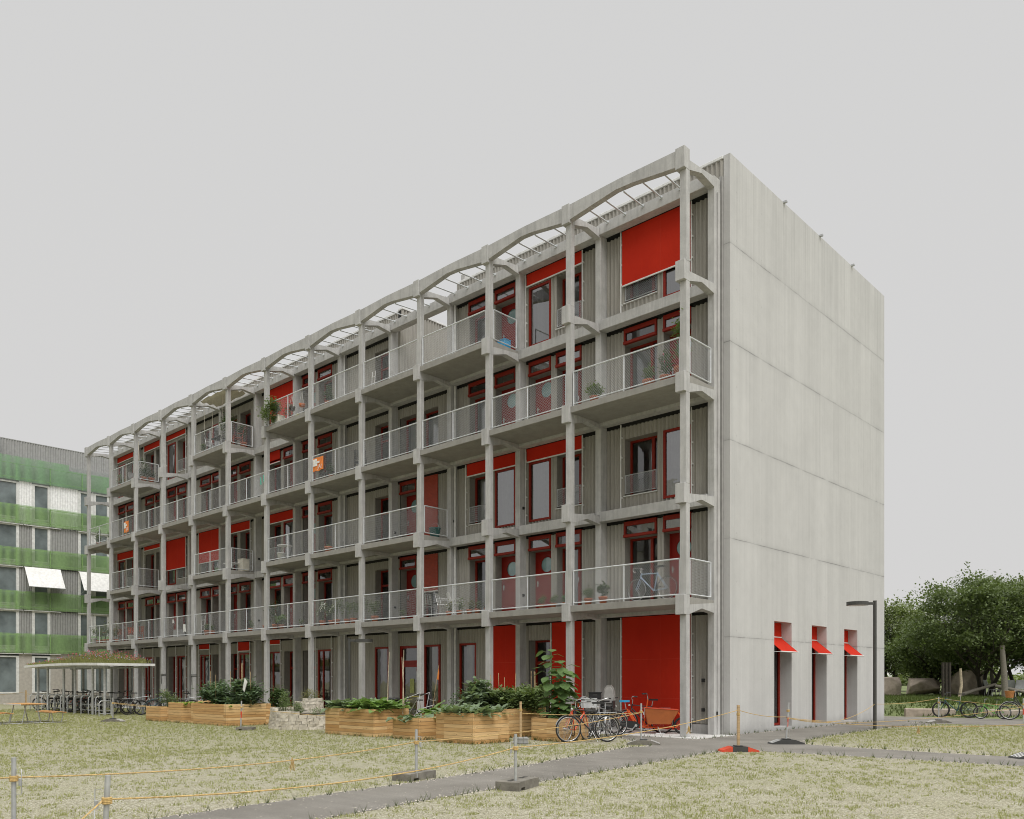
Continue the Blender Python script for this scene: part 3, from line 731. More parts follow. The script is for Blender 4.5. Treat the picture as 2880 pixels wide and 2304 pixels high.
def leafmat(name, c, var=.45, sp=.25, tr=.25):
    m = N(name); p = m.wpos(); a = m.noise(p, 9, 2); b = m.noise(p, 1.3, 3)
    f = m.ma('ADD', m.ma('MULTIPLY', a, .6), m.ma('MULTIPLY', b, .4))
    m.col(m.ramp(f, [(.3, tuple(x*(1-var) for x in c)), (.7, tuple(x*(1+var) for x in c))])); m.fin(.5, 0, sp)
    t = m.n('ShaderNodeBsdfTranslucent'); t.inputs[0].default_value = (c[0]*1.5, c[1]*1.6, c[2]*.9, 1)
    x = m.n('ShaderNodeMixShader'); x.inputs[0].default_value = tr; m.L(m.b.outputs[0], x.inputs[1]); m.L(t.outputs[0], x.inputs[2]); m.t.links.new(x.outputs[0], m.out.inputs[0]); return m.mat
M['leaf'] = leafmat('dark_foliage', (.070, .110, .038)); M['leaf2'] = leafmat('mid_foliage', (.145, .195, .075)); M['cabb'] = leafmat('blue_green_leaves', (.19, .25, .15), .35)
M['chard'] = leafmat('chard_leaves', (.17, .265, .085)); M['lett'] = leafmat('lettuce', (.26, .38, .09), .25); M['tomato'] = leafmat('tomato_leaves', (.105, .155, .082))
M['sun'] = leafmat('sunflower_leaves', (.115, .185, .065)); M['dry'] = leafmat('dry_meadow_plants', (.20, .20, .075), .4); M['gblade'] = leafmat('grass_blades', (.33, .335, .165), .35, .1, .3)
M['gbank'] = leafmat('bank_grass', (.095, .125, .040), .5, .1, .2)
M['pink'] = plain('pink_petals', (.65, .09, .19), .7); M['wpetal'] = plain('white_petals', (.8, .8, .76), .7); M['poppy'] = plain('poppy_red', (.75, .07, .01), .6); M['lilac'] = plain('lilac_petals', (.36, .33, .55), .7)
M['terra'] = plain('terracotta', (.42, .135, .06), .8); M['orange'] = plain('orange_paint', (.72, .105, .015), .3); M['orangef'] = plain('orange_cloth', (.78, .235, .05), .8)
M['orred'] = plain('orange_red_frame', (.62, .07, .02), .3); M['cargo'] = plain('brown_orange_panel', (.35, .095, .018), .55); M['tyre'] = plain('tyre_rubber', (.022, .021, .02), .8)
M['chrome'] = plain('bright_metal', (.62, .62, .62), .25, .85); M['bgrey'] = plain('seat_shell_grey', (.27, .255, .24), .5); M['cgrey'] = plain('crate_grey', (.56, .57, .57), .5)
M['blue'] = plain('sky_blue_cover', (.03, .33, .60), .5); M['green'] = plain('green_frame', (.12, .42, .06), .35); M['teal'] = plain('dark_teal_frame', (.02, .075, .085), .35); M['dark3'] = plain('dark_frame', (.03, .032, .035), .35)
M['silver'] = plain('silver_frame', (.42, .43, .44), .3, .6); M['wicker'] = plain('wicker', (.48, .21, .065), .8, var=.4, sc=40); M['anthr'] = plain('anthracite_paint', (.060, .060, .055), .45)
M['hemp'] = plain('hemp_rope', (.52, .36, .145), .9, var=.3, sc=60); M['rubberf'] = plain('recycled_rubber', (.055, .055, .052), .8); M['redrefl'] = plain('red_orange_stripe', (.60, .07, .03), .5)
M['greyp'] = plain('grey_plastic', (.30, .30, .29), .6); M['whitep'] = plain('white_plastic', (.72, .72, .70), .5); M['yellow'] = plain('yellow_plastic', (.55, .50, .10), .5)
M['cream'] = plain('cream_canvas', (.66, .62, .52), .9); M['tealp'] = plain('teal_bucket', (.06, .17, .17), .5); M['mint'] = plain('mint_cloth', (.15, .55, .42), .8); M['redch'] = plain('red_slats', (.42, .08, .03), .5)
M['bluef'] = plain('blue_frame', (.33, .42, .56), .35); M['bluep'] = plain('number_plate_blue', (.03, .10, .22), .4); M['gbag'] = plain('bright_green_bag', (.03, .50, .13), .5)

RN = random.Random(11)
def leafclump(pts, size, curl=.3, up=.4, rng=None, aspect=.5, droop=0.0):
    """pts: list of (x,y,z); one pointed folded leaf on each"""
    r = rng or RN; mb = MB(); vs = []; fs = []
    for (x, y, z) in pts:
        a = r.uniform(0, 6.283); e = r.uniform(-.5, .9)*up*2-droop; L_ = size*r.uniform(.65, 1.25); w = L_*aspect
        d = Vector((math.cos(a)*math.cos(e), math.sin(a)*math.cos(e), math.sin(e))); s_ = Vector((-math.sin(a), math.cos(a), r.uniform(-.4, .4))).normalized(); n_ = d.cross(s_)
        p = Vector((x, y, z)); k = len(vs); mid = p+d*(L_*.5)+n_*(curl*L_*.18)
        vs += [tuple(p), tuple(mid+s_*(w*.5)-n_*(.12*w)), tuple(p+d*L_), tuple(mid-s_*(w*.5)-n_*(.12*w)), tuple(mid)]
        fs += [(k, k+1, k+4), (k+1, k+2, k+4), (k, k+4, k+3), (k+4, k+2, k+3)]
    mb.v = vs; mb.f = fs; mb.m = [0]*len(fs); mb.sm = [False]*len(fs)
    return mb
def cloud(n, cx, cy, cz, rx, ry, rz, rng=None, lumps=9, shell=.55):
    """points gathered in lumps inside an ellipsoid"""
    r = rng or RN; L_ = []
    for _ in range(lumps):
        t = r.uniform(0, 6.283); u = r.uniform(-.9, 1); q = r.uniform(shell, 1)**.6; h = math.sqrt(1-u*u)
        L_.append((cx+rx*.72*q*h*math.cos(t), cy+ry*.72*q*h*math.sin(t), cz+rz*.72*q*u, r.uniform(.25, .5)))
    out = []
    for _ in range(n):
        a = r.choice(L_); g = [r.gauss(0, .55) for _ in range(3)]
        out.append((a[0]+rx*a[3]*g[0], a[1]+ry*a[3]*g[1], max(.01, a[2]+rz*a[3]*g[2])))
    return out
def rot(kind_list): pass

# ------------------------------------------------------------------ larch planters
def planter(x0, x1, y0, y1, h, label):
    cx, cy = (x0+x1)/2, (y0+y1)/2; o = empty('planter_box', (cx, cy, 0), 0, label, 'planter', 'larch planter boxes in front of the building')
    hx, hy = (x1-x0)/2, (y1-y0)/2; n = max(3, round(h/.0935)); bh = h/n; T = .028
    def side(a0, a1, b0, b1):
        mb = MB()
        for k in range(n): mb.bbox(a0, a1, b0, b1, k*bh+.0015, (k+1)*bh-.0025, .0025)
        mb.build('side_panel', M['larch'], o)
    side(-hx, hx, -hy, -hy+T); side(-hx, hx, hy-T, hy); side(-hx, -hx+T, -hy+T, hy-T); side(hx-T, hx, -hy+T, hy-T)
    MB().box(-hx+T, hx-T, -hy+T, hy-T, .02, h-.10).build('soil', M['soil'], o)
    s = MB()                                   # screw heads
    for k in range(n):
        for dz in (.3, .7):
            for x in (-hx+.03, hx-.04, ): s.box(x, x+.008, -hy-.002, -hy, (k+dz)*bh, (k+dz)*bh+.008)
            for y in (-hy+.03, hy-.04): s.box(hx, hx+.002, y, y+.008, (k+dz)*bh, (k+dz)*bh+.008)
    s.build('screws', M['anthr'], o)
    return o
PL = [(-20.45, -19.24, -5.70, -4.5, .55, 'small low larch planter beside the bicycle shelter, with a red flower in it'),
      (-18.69, -17.68, -5.62, -4.4, .74, 'tall larch planter topped with pale lettuce, left end of the long row'),
      (-16.98, -14.40, -5.58, -3.9, .74, 'widest larch planter, filled with dark leafy potato bushes'),
      (-15.9, -14.20, -3.85, -2.7, .60, 'larch planter half hidden behind the widest one, left of the stone wall bed'),
      (-8.67, -6.38, -5.53, -4.3, .76, 'long larch planter just right of the dry stone bed, with birch sticks'),
      (-5.69, -4.60, -5.43, -4.2, .57, 'low larch planter with squash leaves hanging over its edge'),
      (-6.35, -5.30, -3.85, -2.9, .62, 'larch planter standing back in front of the glass entrance door'),
      (-3.87, -2.52, -5.50, -4.25, .75, 'foremost tall square larch planter full of grey green leaves'),
      (-4.90, -3.50, -3.30, -1.7, .78, 'larch planter with tall tomato plants behind the foremost square box'),
      (-2.53, -1.56, -3.40, -2.25, .58, 'low larch planter with the tall sunflower, beside the parked bicycles')]
for q in PL: planter(*q)
def plantobj(name, mb, mat, loc, label, cat, group, stems=None, smat=None):
    o = empty(name, loc, 0, label, cat, group); mb.build('leaves', mat, o)
    if stems: stems.build('stems', smat or M['leaf2'], o)
    return o
def bush(name, loc, rx, ry, h, n, size, mat, label, cat='plants', group='vegetables growing in the planters', sticks=0, stickh=1.2, flowers=None, aspect=.5, seed=0, droop=.0, up=.4):
    r = random.Random(seed+int(abs(loc[0])*100)); pts = cloud(n, 0, 0, h*.45, rx, ry, h*.55, r, 12)
    o = empty(name, loc, 0, label, cat, group); leafclump(pts, size, rng=r, aspect=aspect, droop=droop, up=up).build('leaves', mat, o)
    st = MB()
    for _ in range(max(6, n//60)):
        p = r.choice(pts); st.tube([(p[0]*.35, p[1]*.35, 0), (p[0]*.8, p[1]*.8, p[2]*.6), p], .006, 4, caps=False)
    st.build('stems', M['leaf2'], o)
    for _ in range(sticks):
        x, y = r.uniform(-rx, rx)*.8, r.uniform(-ry, ry)*.6; MB().tube([(x, y, 0), (x+r.uniform(-.05, .05), y, stickh*r.uniform(.8, 1.1))], .009, 5).build('support_stick', M['stake'], o)
    if flowers:
        m_, k, s_ = flowers; f = MB()
        for _ in range(k):
            p = r.choice(pts); z = p[2]+size*.4
            for a in range(5): t = a*1.2566; f.add([(p[0], p[1], z), (p[0]+s_*math.cos(t-.5), p[1]+s_*math.sin(t-.5), z+s_*.4), (p[0]+s_*1.3*math.cos(t), p[1]+s_*1.3*math.sin(t), z+s_*.2), (p[0]+s_*math.cos(t+.5), p[1]+s_*math.sin(t+.5), z+s_*.4)], [(0, 1, 2, 3)])
        f.build('flowers', M[m_], o)
    return o
def rosettes(name, loc, spots, n, size, mat, label, group='vegetables growing in the planters', up=.9, aspect=.45, seed=5, parts=1):
    """leafy heads: n long leaves arching out of each spot"""
    r = random.Random(seed); mb = MB(); o = empty(name, loc, 0, label, 'plants', group)
    for (sx_, sy_) in spots:
        for i in range(n):
            a = r.uniform(0, 6.283); L_ = size*r.uniform(.7, 1.2); w = L_*aspect*.5; e0 = r.uniform(.5, 1.4)*up
            d = Vector((math.cos(a), math.sin(a), 0)); s_ = Vector((-math.sin(a), math.cos(a), 0)); prev = Vector((sx_, sy_, 0)); row = []
            for j in range(6):
                t = j/5; e = e0-t*.95*r.uniform(.7, 1.2); prev = prev+(d*math.cos(e)+Vector((0, 0, 1))*math.sin(e))*(L_/5)
                ww = w*math.sin(min(1, .12+t*1.0)*math.pi*.93)*(.35 if j == 0 else 1); jit = r.uniform(-.2, .2)*w
                row.append((prev-s_*ww+Vector((0, 0, .25*ww+jit)), prev.copy(), prev+s_*ww+Vector((0, 0, .25*ww-jit))))
            vs = [v for q in row for v in q]; fs = []
            for j in range(5):
                b_ = j*3; fs += [(b_, b_+1, b_+4, b_+3), (b_+1, b_+2, b_+5, b_+4)]
            mb.add(vs, fs, 0, False)
    mb.build('leaves', mat, o); return o
bush('flower_bush', (-19.85, -5.1, .42), .52, .42, .85, 900, .075, M['leaf2'], 'feathery green plant with one red bloom in the small planter by the shelter', flowers=('poppy', 2, .05))
rosettes('lettuce', (-18.2, -5.05, .62), [(x*.22-.36, y*.2-.36) for x in range(5) for y in range(4)], 12, .17, M['lett'], 'pale green lettuce heads in the tall left planter')
bush('potato_bush', (-16.3, -4.75, .60), .85, .75, .85, 2600, .17, M['tomato'], 'dark leafy potato bush in the left half of the widest planter', sticks=3, stickh=1.3)
bush('potato_bush', (-15.05, -4.75, .60), .95, .8, 1.0, 3200, .17, M['tomato'], 'taller dark bush with a white paper flag in the right half of the widest planter', sticks=3, stickh=1.45, flowers=('wpetal', 5, .03))
rosettes('lettuce', (-15.2, -5.4, .62), [(x*.17-.9, 0) for x in range(11)], 11, .14, M['lett'], 'row of pale lettuce along the front edge of the widest planter', seed=8)
bush('shrub', (-15.0, -3.2, .5), .72, .4, .75, 900, .14, M['leaf'], 'dark arching bush over the half hidden planter', 'plants')
rosettes('cabbage', (-8.0, -4.9, .64), [(x*.3-.55, y*.34-.34) for x in range(4) for y in range(3)], 14, .42, M['cabb'], 'blue green cabbages in the left half of the long planter', aspect=.75)
rosettes('chard', (-6.95, -4.9, .64), [(x*.27-.42, y*.32-.36) for x in range(4) for y in range(3)], 15, .46, M['chard'], 'big crinkled chard leaves in the right half of the long planter', aspect=.6, seed=6)
rosettes('squash_plant', (-5.15, -4.9, .47), [(-.42, -.45), (-.30, -.2), (-.1, 0), (.1, -.4), (.4, .1)], 7, .34, M['cabb'], 'low squash leaves trailing over the small planter edge', up=.6, aspect=.8, seed=2)
rosettes('chard', (-5.85, -3.4, .52), [(-.35, -.2), (-.1, -.25), (.1, .1), (-.2, .1), (.3, -.2)], 13, .44, M['chard'], 'chard leaves in the planter before the glass entrance door', aspect=.6, seed=9)
bush('tomato_plant', (-5.45, -3.25, .52), .34, .3, .75, 620, .09, M['tomato'], 'loose tomato plant at the right end of the entrance planter')
rosettes('artichoke_leaves', (-3.2, -4.9, .63), [(x*.27-.5, y*.27-.5) for x in range(5) for y in range(4)], 15, .38, M['cabb'], 'grey green spiky leaves filling the foremost square planter', aspect=.38, seed=12)
bush('broccoli_plant', (-4.95, -2.9, .60), .6, .5, 1.0, 900, .25, M['cabb'], 'large grey green broccoli leaves left of the tomato plants')
bush('tomato_plant', (-4.45, -2.5, .62), .75, .6, .80, 2300, .17, M['leaf2'], 'dense tomato thicket with canes in the left of the rear planter', sticks=3, stickh=1.15)
bush('tomato_plant', (-3.75, -2.3, .62), .62, .6, .95, 2300, .15, M['leaf2'], 'tall tomato plants with canes and a red fruit against the red blind', sticks=4, stickh=1.35, flowers=('poppy', 2, .03))
# sunflower
def sunflower():
    r = random.Random(31); o = empty('sunflower', (-2.15, -2.75, .48), 0, 'tall leafy sunflower plant in the low planter by the bicycles', 'plants', 'vegetables growing in the planters')
    st = MB(); lf = MB()
    for s in range(4):
        bx, by = r.uniform(-.18, .18), r.uniform(-.1, .25); H_ = (1.85, 1.35, 1.5, 1.0)[s]
        st.tube([(bx, by, 0), (bx*1.1, by, H_*.5), (bx*1.3, by, H_)], .015, 6)
        for i in range(40):
            z = H_*(.06+.94*i/40); a = i*2.4+r.uniform(-.4, .4); Lp = r.uniform(.15, .3); e = r.uniform(-.1, .5)
            d = Vector((math.cos(a), math.sin(a), 0)); p0 = Vector((bx*1.2, by, z)); p1 = p0+d*Lp*math.cos(e)+Vector((0, 0, Lp*math.sin(e)))
            st.tube([p0, p1], .005, 4, caps=False); L_ = r.uniform(.18, .33); sd_ = Vector((-math.sin(a), math.cos(a), 0)); dn = d*.86-Vector((0, 0, r.uniform(.15, .8)))
            prof = ((0, .10), (.18, .42), (.42, .46), (.75, .24), (1, .0)); k = len(lf.v); vs = []
            for t, w in prof: q = p1+dn*(L_*t); vs += [q-sd_*(w*L_)+Vector((0, 0, .04*L_)), q, q+sd_*(w*L_)+Vector((0, 0, .04*L_))]
            lf.add(vs, [(3*j+b_, 3*j+1+b_, 3*j+4+b_, 3*j+3+b_) for j in range(4) for b_ in (0, 1)])
    lf.build('leaves', M['sun'], o); st.build('stems', M['leaf2'], o)
sunflower()
for (x, y, h, s_, lb) in ((-6.85, -4.7, 1.75, .10, 'tall bare birch stick standing in the chard bed'), (-6.40, -4.45, 1.6, -.10, 'left one of two crossing birch sticks in the long planter'), (-6.28, -4.6, 1.8, .05, 'taller right one of two crossing birch sticks in the long planter')):
    tag(MB().tube([(x, y, .6), (x+s_*.3, y, .6+h*.4), (x+s_, y, .6+h)], .017, 6, r2=.008).build('birch_stick', M['birch']), lb, 'stick', 'birch sticks in the planter')
tag(MB().add([(-14.55, -4.9, 1.25), (-14.35, -4.95, 1.15), (-14.25, -4.9, 1.5), (-14.5, -4.85, 1.62)], [(0, 1, 2, 3)]).add([(-14.55, -4.88, 1.25), (-14.35, -4.93, 1.15), (-14.25, -4.88, 1.5), (-14.5, -4.83, 1.62)], [(3, 2, 1, 0)]).build('paper_flag', M['wpetal']), 'white crumpled paper bird scarer above the widest planter', 'flag')

# dry stone herb bed
def stonebed():
    r = random.Random(5); o = empty('dry_stone_bed', (-11.5, -4.45, 0), 0, 'oval raised herb bed of dry laid pale limestone', 'stone planter')
    def wall(rx, ry, cx, cy, z0, zt, n, nm):
        mb = MB(); z = z0; k = 0
        while True:
            hh = r.uniform(.085, .11); t = r.random()*.5; f = 1-.05*k/5
            if z > zt(0)+.4: break
            any_ = False
            while t < 6.283+.3:
                w = r.uniform(.18, .34)/rx
                if z+hh*.6 <= zt(t):
                    any_ = True; a0, a1 = t+.006, t+w-.006; d = .13; vs = []
                    for zz in (z+.002, z+hh-.002):
                        for (a, q) in ((a0, 0), ((a0+a1)/2, 0), (a1, 0), (a1, 1), (a0, 1)):
                            RX, RY = (rx*f-q*d), (ry*f-q*d); j = 0 if q else r.uniform(-.014, .014)
                            vs.append((cx+(RX+j)*math.cos(a), cy+(RY+j)*math.sin(a), zz+r.uniform(-.006, .006)))
                    mb.add(vs, [(0, 1, 6, 5), (1, 2, 7, 6), (2, 3, 8, 7), (3, 4, 9, 8), (4, 0, 5, 9), (5, 6, 7, 8, 9), (4, 3, 2, 1, 0)])
                t += w
            z += hh; k += 1
            if not any_: break
        mb.build(nm, M['lime'], o)
    wall(1.18, 1.05, 0, 0, 0, lambda t: .56+.12*math.cos(t-3.6), 5, 'outer_wall')
    wall(.5, .48, -.05, .25, .3, lambda t: .92+.04*math.cos(t), 6, 'inner_wall')
    MB().lathe([(.98, 0), (.93, .46), (.5, .5)], 24, (0, 0, 0)).lathe([(.42, .3), (.38, .84), (0, .86)], 20, (-.05, .25, 0)).build('soil', M['soil'], o)
stonebed()
G2 = 'herbs growing in the stone bed'
bush('herb_bush', (-11.75, -5.0, .5), .32, .3, .75, 700, .055, M['leaf2'], 'upright herb with small white flowers at the left of the stone bed', group=G2, flowers=('wpetal', 14, .025))
bush('herb_bush', (-11.05, -5.05, .45), .42, .26, .50, 900, .05, M['leaf2'], 'bushy mint spilling over the front of the stone bed', group=G2)
bush('herb_bush', (-11.45, -4.2, .82), .35, .35, .52, 900, .05, M['dry'], 'rosemary cushion on the upper tier of the stone bed', group=G2)
bush('herb_bush', (-10.55, -4.55, .45), .24, .3, .25, 300, .05, M['leaf2'], 'small creeping herb at the right of the stone bed', group=G2)

# ------------------------------------------------------------------ bicycles
def wheel(o, x, r, name='wheel', spokes=28, fat=.018, guard=None, rim='chrome'):
    w = MB().ring((x, 0, r), 'y', r-fat, fat, 36, 8).build(name, M['tyre'], o)
    MB().ring((x, 0, r), 'y', r-2*fat-.006, .010, 32, 6).build('rim', M[rim], w)
    s = MB()
    for i in range(spokes):
        a = 2*math.pi*i/spokes; b_ = a+(.35 if i % 2 else -.35); sd_ = .03 if i % 4 < 2 else -.03
        s.tube([(x+.022*math.cos(b_), sd_, r+.022*math.sin(b_)), (x+(r-.045)*math.cos(a), 0, r+(r-.045)*math.sin(a))], .0014, 3, caps=False)
    s.tube([(x, -.05, r), (x, .05, r)], .02, 8); s.build('spokes', M['chrome'], w)
    if guard:
        g = MB(); n = 16; a0, a1 = guard; rr = r+.022; vs = []
        for i in range(n+1):
            a = a0+(a1-a0)*i/n; 
            for y, dr in ((-.028, -.012), (0, 0), (.028, -.012)): vs.append((x+(rr+dr)*math.cos(a), y, r+(rr+dr)*math.sin(a)))
        g.add(vs, [(3*i+b_, 3*i+b_+1, 3*i+b_+4, 3*i+b_+3) for i in range(n) for b_ in (0, 1)], 0, True)
        g.build('mudguard', M['chrome' if rim == 'chrome' else 'black'], o)
def bicycle(loc, rz, label, fm='dark3', style='city', s=1.0, group='bicycles parked in front of the building', basket=False, lean=0.0, seat=None, rimm='chrome', name='bicycle'):
    o = empty(name, loc, rz, label, 'bicycle', group); o.rotation_euler = (lean, 0, rz); o.scale = (s, s, s)
    r = .34; wb = .52; fr = MB(); T = .0165
    bb = (-.08, 0, .28); rear = (-wb, 0, r); front = (wb, 0, r)
    st_top = (-.22, 0, .80); hd_t = (.34, 0, .86); hd_b = (.37, 0, .74)
    if style == 'racing': hd_t, hd_b, st_top = (.345, 0, .83), (.375, 0, .71), (-.21, 0, .82)
    if style == 'mtb': hd_t, hd_b, st_top = (.34, 0, .82), (.37, 0, .70), (-.19, 0, .68)
    fr.tube([bb, st_top], T, 8); fr.tube([bb, hd_b], T*1.15, 8); fr.tube([hd_b, hd_t], T*1.2, 8)
    if style == 'step': fr.tube([(-.13, 0, .48), (.15, 0, .52), hd_t], T, 8)
    else: fr.tube([(st_top[0]+.01, 0, st_top[2]-.03), (hd_t[0], 0, hd_t[2]-.03)], T*.9, 8)
    for y in (-.045, .045):
        fr.tube([bb, (rear[0], y, rear[2])], .009, 6); fr.tube([(st_top[0], y*.3, st_top[2]-.05), (rear[0], y, rear[2])], .008, 6)
        fr.tube([hd_b, (hd_b[0]+.01, y, hd_b[2]-.07), (front[0], y, front[2])], .011, 6)
    fr.build('frame', M[fm], o)
    fat = {'mtb': .026, 'racing': .012}.get(style, .019); gd = style in ('city', 'step')
    wheel(o, -wb, r, fat=fat, guard=(.15, 2.9) if gd or style == 'tour' else None, rim=rimm); wheel(o, wb, r, fat=fat, guard=(.3, 2.6) if gd else None, rim=rimm)
    sx_ = st_top[0]-.03; sz = .97
    fr2 = MB().tube([st_top, (sx_, 0, sz-.02)], .012, 8); sad = fr2.build('seat_post', M['chrome'], o)
    MB().prism([(-.14, -.075), (-.13, .075), (0, .05), (.14, .018), (.14, -.018), (0, -.05)], 'z', sz-.01, sz+.035).build('saddle', M[seat or 'black'], o)
    bpy.data.objects[o.name]
    KIDS[o.name][-1].location = (sx_-.01, 0, 0)
    h = MB(); hz = hd_t[2]+.14
    h.tube([hd_t, (hd_t[0]-.01, 0, hz)], .012, 8)
    if style == 'racing':
        h.tube([(.34, 0, hz), (.42, 0, hz)], .012, 6); h.tube([(.42, -.20, hz), (.42, .20, hz)], .012, 8)
        for y in (-.20, .20): h.tube([(.42, y, hz), (.50, y, hz), (.52, y, hz-.05), (.49, y, hz-.12), (.42, y, hz-.13)], .0125, 8)
    elif style == 'mtb': h.tube([(.30, -.29, hz+.03), (.36, -.1, hz), (.36, .1, hz), (.30, .29, hz+.03)], .012, 8)
    else: h.tube([(.20, -.27, hz+.07), (.34, -.22, hz+.08), (.37, 0, hz), (.34, .22, hz+.08), (.20, .27, hz+.07)], .0115, 8)
    h.build('handlebar', M['chrome' if rimm == 'chrome' else 'black'], o)
    if style != 'racing':
        for y in (-.28, .28): MB().tube([(.20, y, hz+.068), (.29, y*.92, hz+.075)], .017, 8).build('grip', M['black'], o)
    c = MB().ring((bb[0], .045, bb[2]), 'y', .085, .006, 20, 4)
    c.tube([bb, (bb[0]+.10, .06, bb[2]-.13)], .009, 6); c.tube([bb, (bb[0]-.10, -.06, bb[2]+.13)], .009, 6)
    c.box(bb[0]+.06, bb[0]+.14, .06, .15, bb[2]-.14, bb[2]-.12); c.box(bb[0]-.14, bb[0]-.06, -.15, -.06, bb[2]+.12, bb[2]+.14)
    c.tube([(bb[0], .045, bb[2]+.085), (rear[0], .045, rear[2]+.03)], .004, 4); c.tube([(bb[0], .045, bb[2]-.085), (rear[0], .045, rear[2]-.03)], .004, 4)
    c.build('crankset', M['black'] if fm != 'silver' else M['chrome'], o)
    if gd or style == 'tour':
        k = MB(); z = r*2+.06
        for y in (-.06, .06): k.tube([(-.25, y, z), (-.75, y, z)], .006, 5); k.tube([(-.55, y, z), (-wb, y*.9, r)], .005, 5)
        for x in (-.3, -.45, -.6, -.75): k.tube([(x, -.06, z), (x, .06, z)], .005, 5)
        k.build('luggage_rack', M['silver'], o)
        MB().tube([(bb[0]-.02, .03, bb[2]), (bb[0]-.12, .17, .01)], .008, 6).build('kickstand', M['chrome'], o)
        MB().bbox(.40, .46, -.03, .03, .80, .86, .01).build('headlight', M['chrome'], o)
    if basket:
        b_ = MB().lathe([(.02, .0), (.12, .0), (.125, .02), (.165, .24), (.175, .26), (.16, .26), (.115, .02)], 20, (.52, 0, .82)); b_.build('basket', M['wicker'], o)
    return o
LB = R(43.2)      # heading parallel to the picture, towards the right
bicycle((-1.45, -2.90, 0), R(97), 'orange racing bicycle leaning on the sunflower planter, rear wheel to the front', 'orred', 'racing', seat='greyp')
bicycle((-.95, -3.05, 0), R(240), 'black trekking bicycle with bright rims standing in front of the orange one', 'dark3', 'city')
cs = bicycle((-1.55, -1.65, 0), R(-70), 'silver bicycle carrying a grey child seat', 'silver', 'city')
def childseat():
    m = MB(); prof = [(-.16, .10), (-.19, .34), (-.15, .60), (-.07, .70), (.07, .70), (.15, .60), (.19, .34), (.16, .10), (.10, -.02), (-.10, -.02)]
    m.prism([(y*.88, z*.88) for y, z in prof], 'x', -.20, -.15); o = m.build('child_seat', M['bgrey'], cs); o.location = (-.42, 0, .80)
    m = MB(); inn = [(y*.70, .06+z*.72) for y, z in prof[:8]]; m.prism(inn, 'x', -.148, -.125); m.build('cushion', M['cgrey2'], o)
    MB().bbox(-.16, .14, -.13, .13, -.04, .05, .02).build('seat', M['black'], o)
    for y in (-.17, .15): MB().bbox(-.16, .10, y, y+.03, .0, .20, .012).build('side_wing', M['black'], o); MB().bbox(.02, .12, y-.01, y+.05, -.42, .02, .012).build('leg_guard', M['black'], o); MB().bbox(.0, .14, y-.02, y+.06, -.50, -.42, .01).build('foot_rest', M['black'], o)
M['cgrey2'] = plain('padding_grey', (.36, .345, .33), .9)
childseat()
bicycle((-2.05, -.95, 0), R(75), 'dark city bicycle with a grey plastic crate behind the child seat', 'dark3', 'city')
def crate(loc, rz, mat, label, w=.42, d=.32, h=.26, group=None):
    o = empty('plastic_crate', loc, rz, label, 'crate', group); m = MB(); t = .012
    m.box(-w/2, w/2, -d/2, d/2, 0, t); m.box(-w/2, w/2, -d/2, -d/2+t, t, h); m.box(-w/2, w/2, d/2-t, d/2, t, h); m.box(-w/2, -w/2+t, -d/2+t, d/2-t, t, h); m.box(w/2-t, w/2, -d/2+t, d/2-t, t, h)
    m.build('tub', mat, o); MB().box(-w/2-.012, w/2+.012, -d/2-.012, -d/2-.001, h-.03, h).box(-w/2-.012, w/2+.012, d/2+.001, d/2+.012, h-.03, h).build('rim', mat, o)
    MB().box(-.06, .06, -d/2-.004, -d/2-.001, h-.09, h-.065).build('handle', M['anthr'], o)
crate((-2.2, -1.42, .80), R(40), M['cgrey'], 'pale grey plastic crate strapped on the dark city bicycle')
crate((-2.42, -.85, 1.02), R(35), M['black'], 'black folding crate on the handlebar left of the grey crate', .34, .26, .2)
bicycle((-2.5, -1.3, 0), R(85), 'black bicycle with a black crate on its handlebar', 'dark3', 'city')
bicycle((-2.0, .95, 0), R(215), 'black city bicycle parked against the red ground floor blind', 'dark3', 'city')
bicycle((-9.6, -.9, 0), R(70), 'grey folding bicycle behind the stone bed', 'silver', 'mtb', .9)
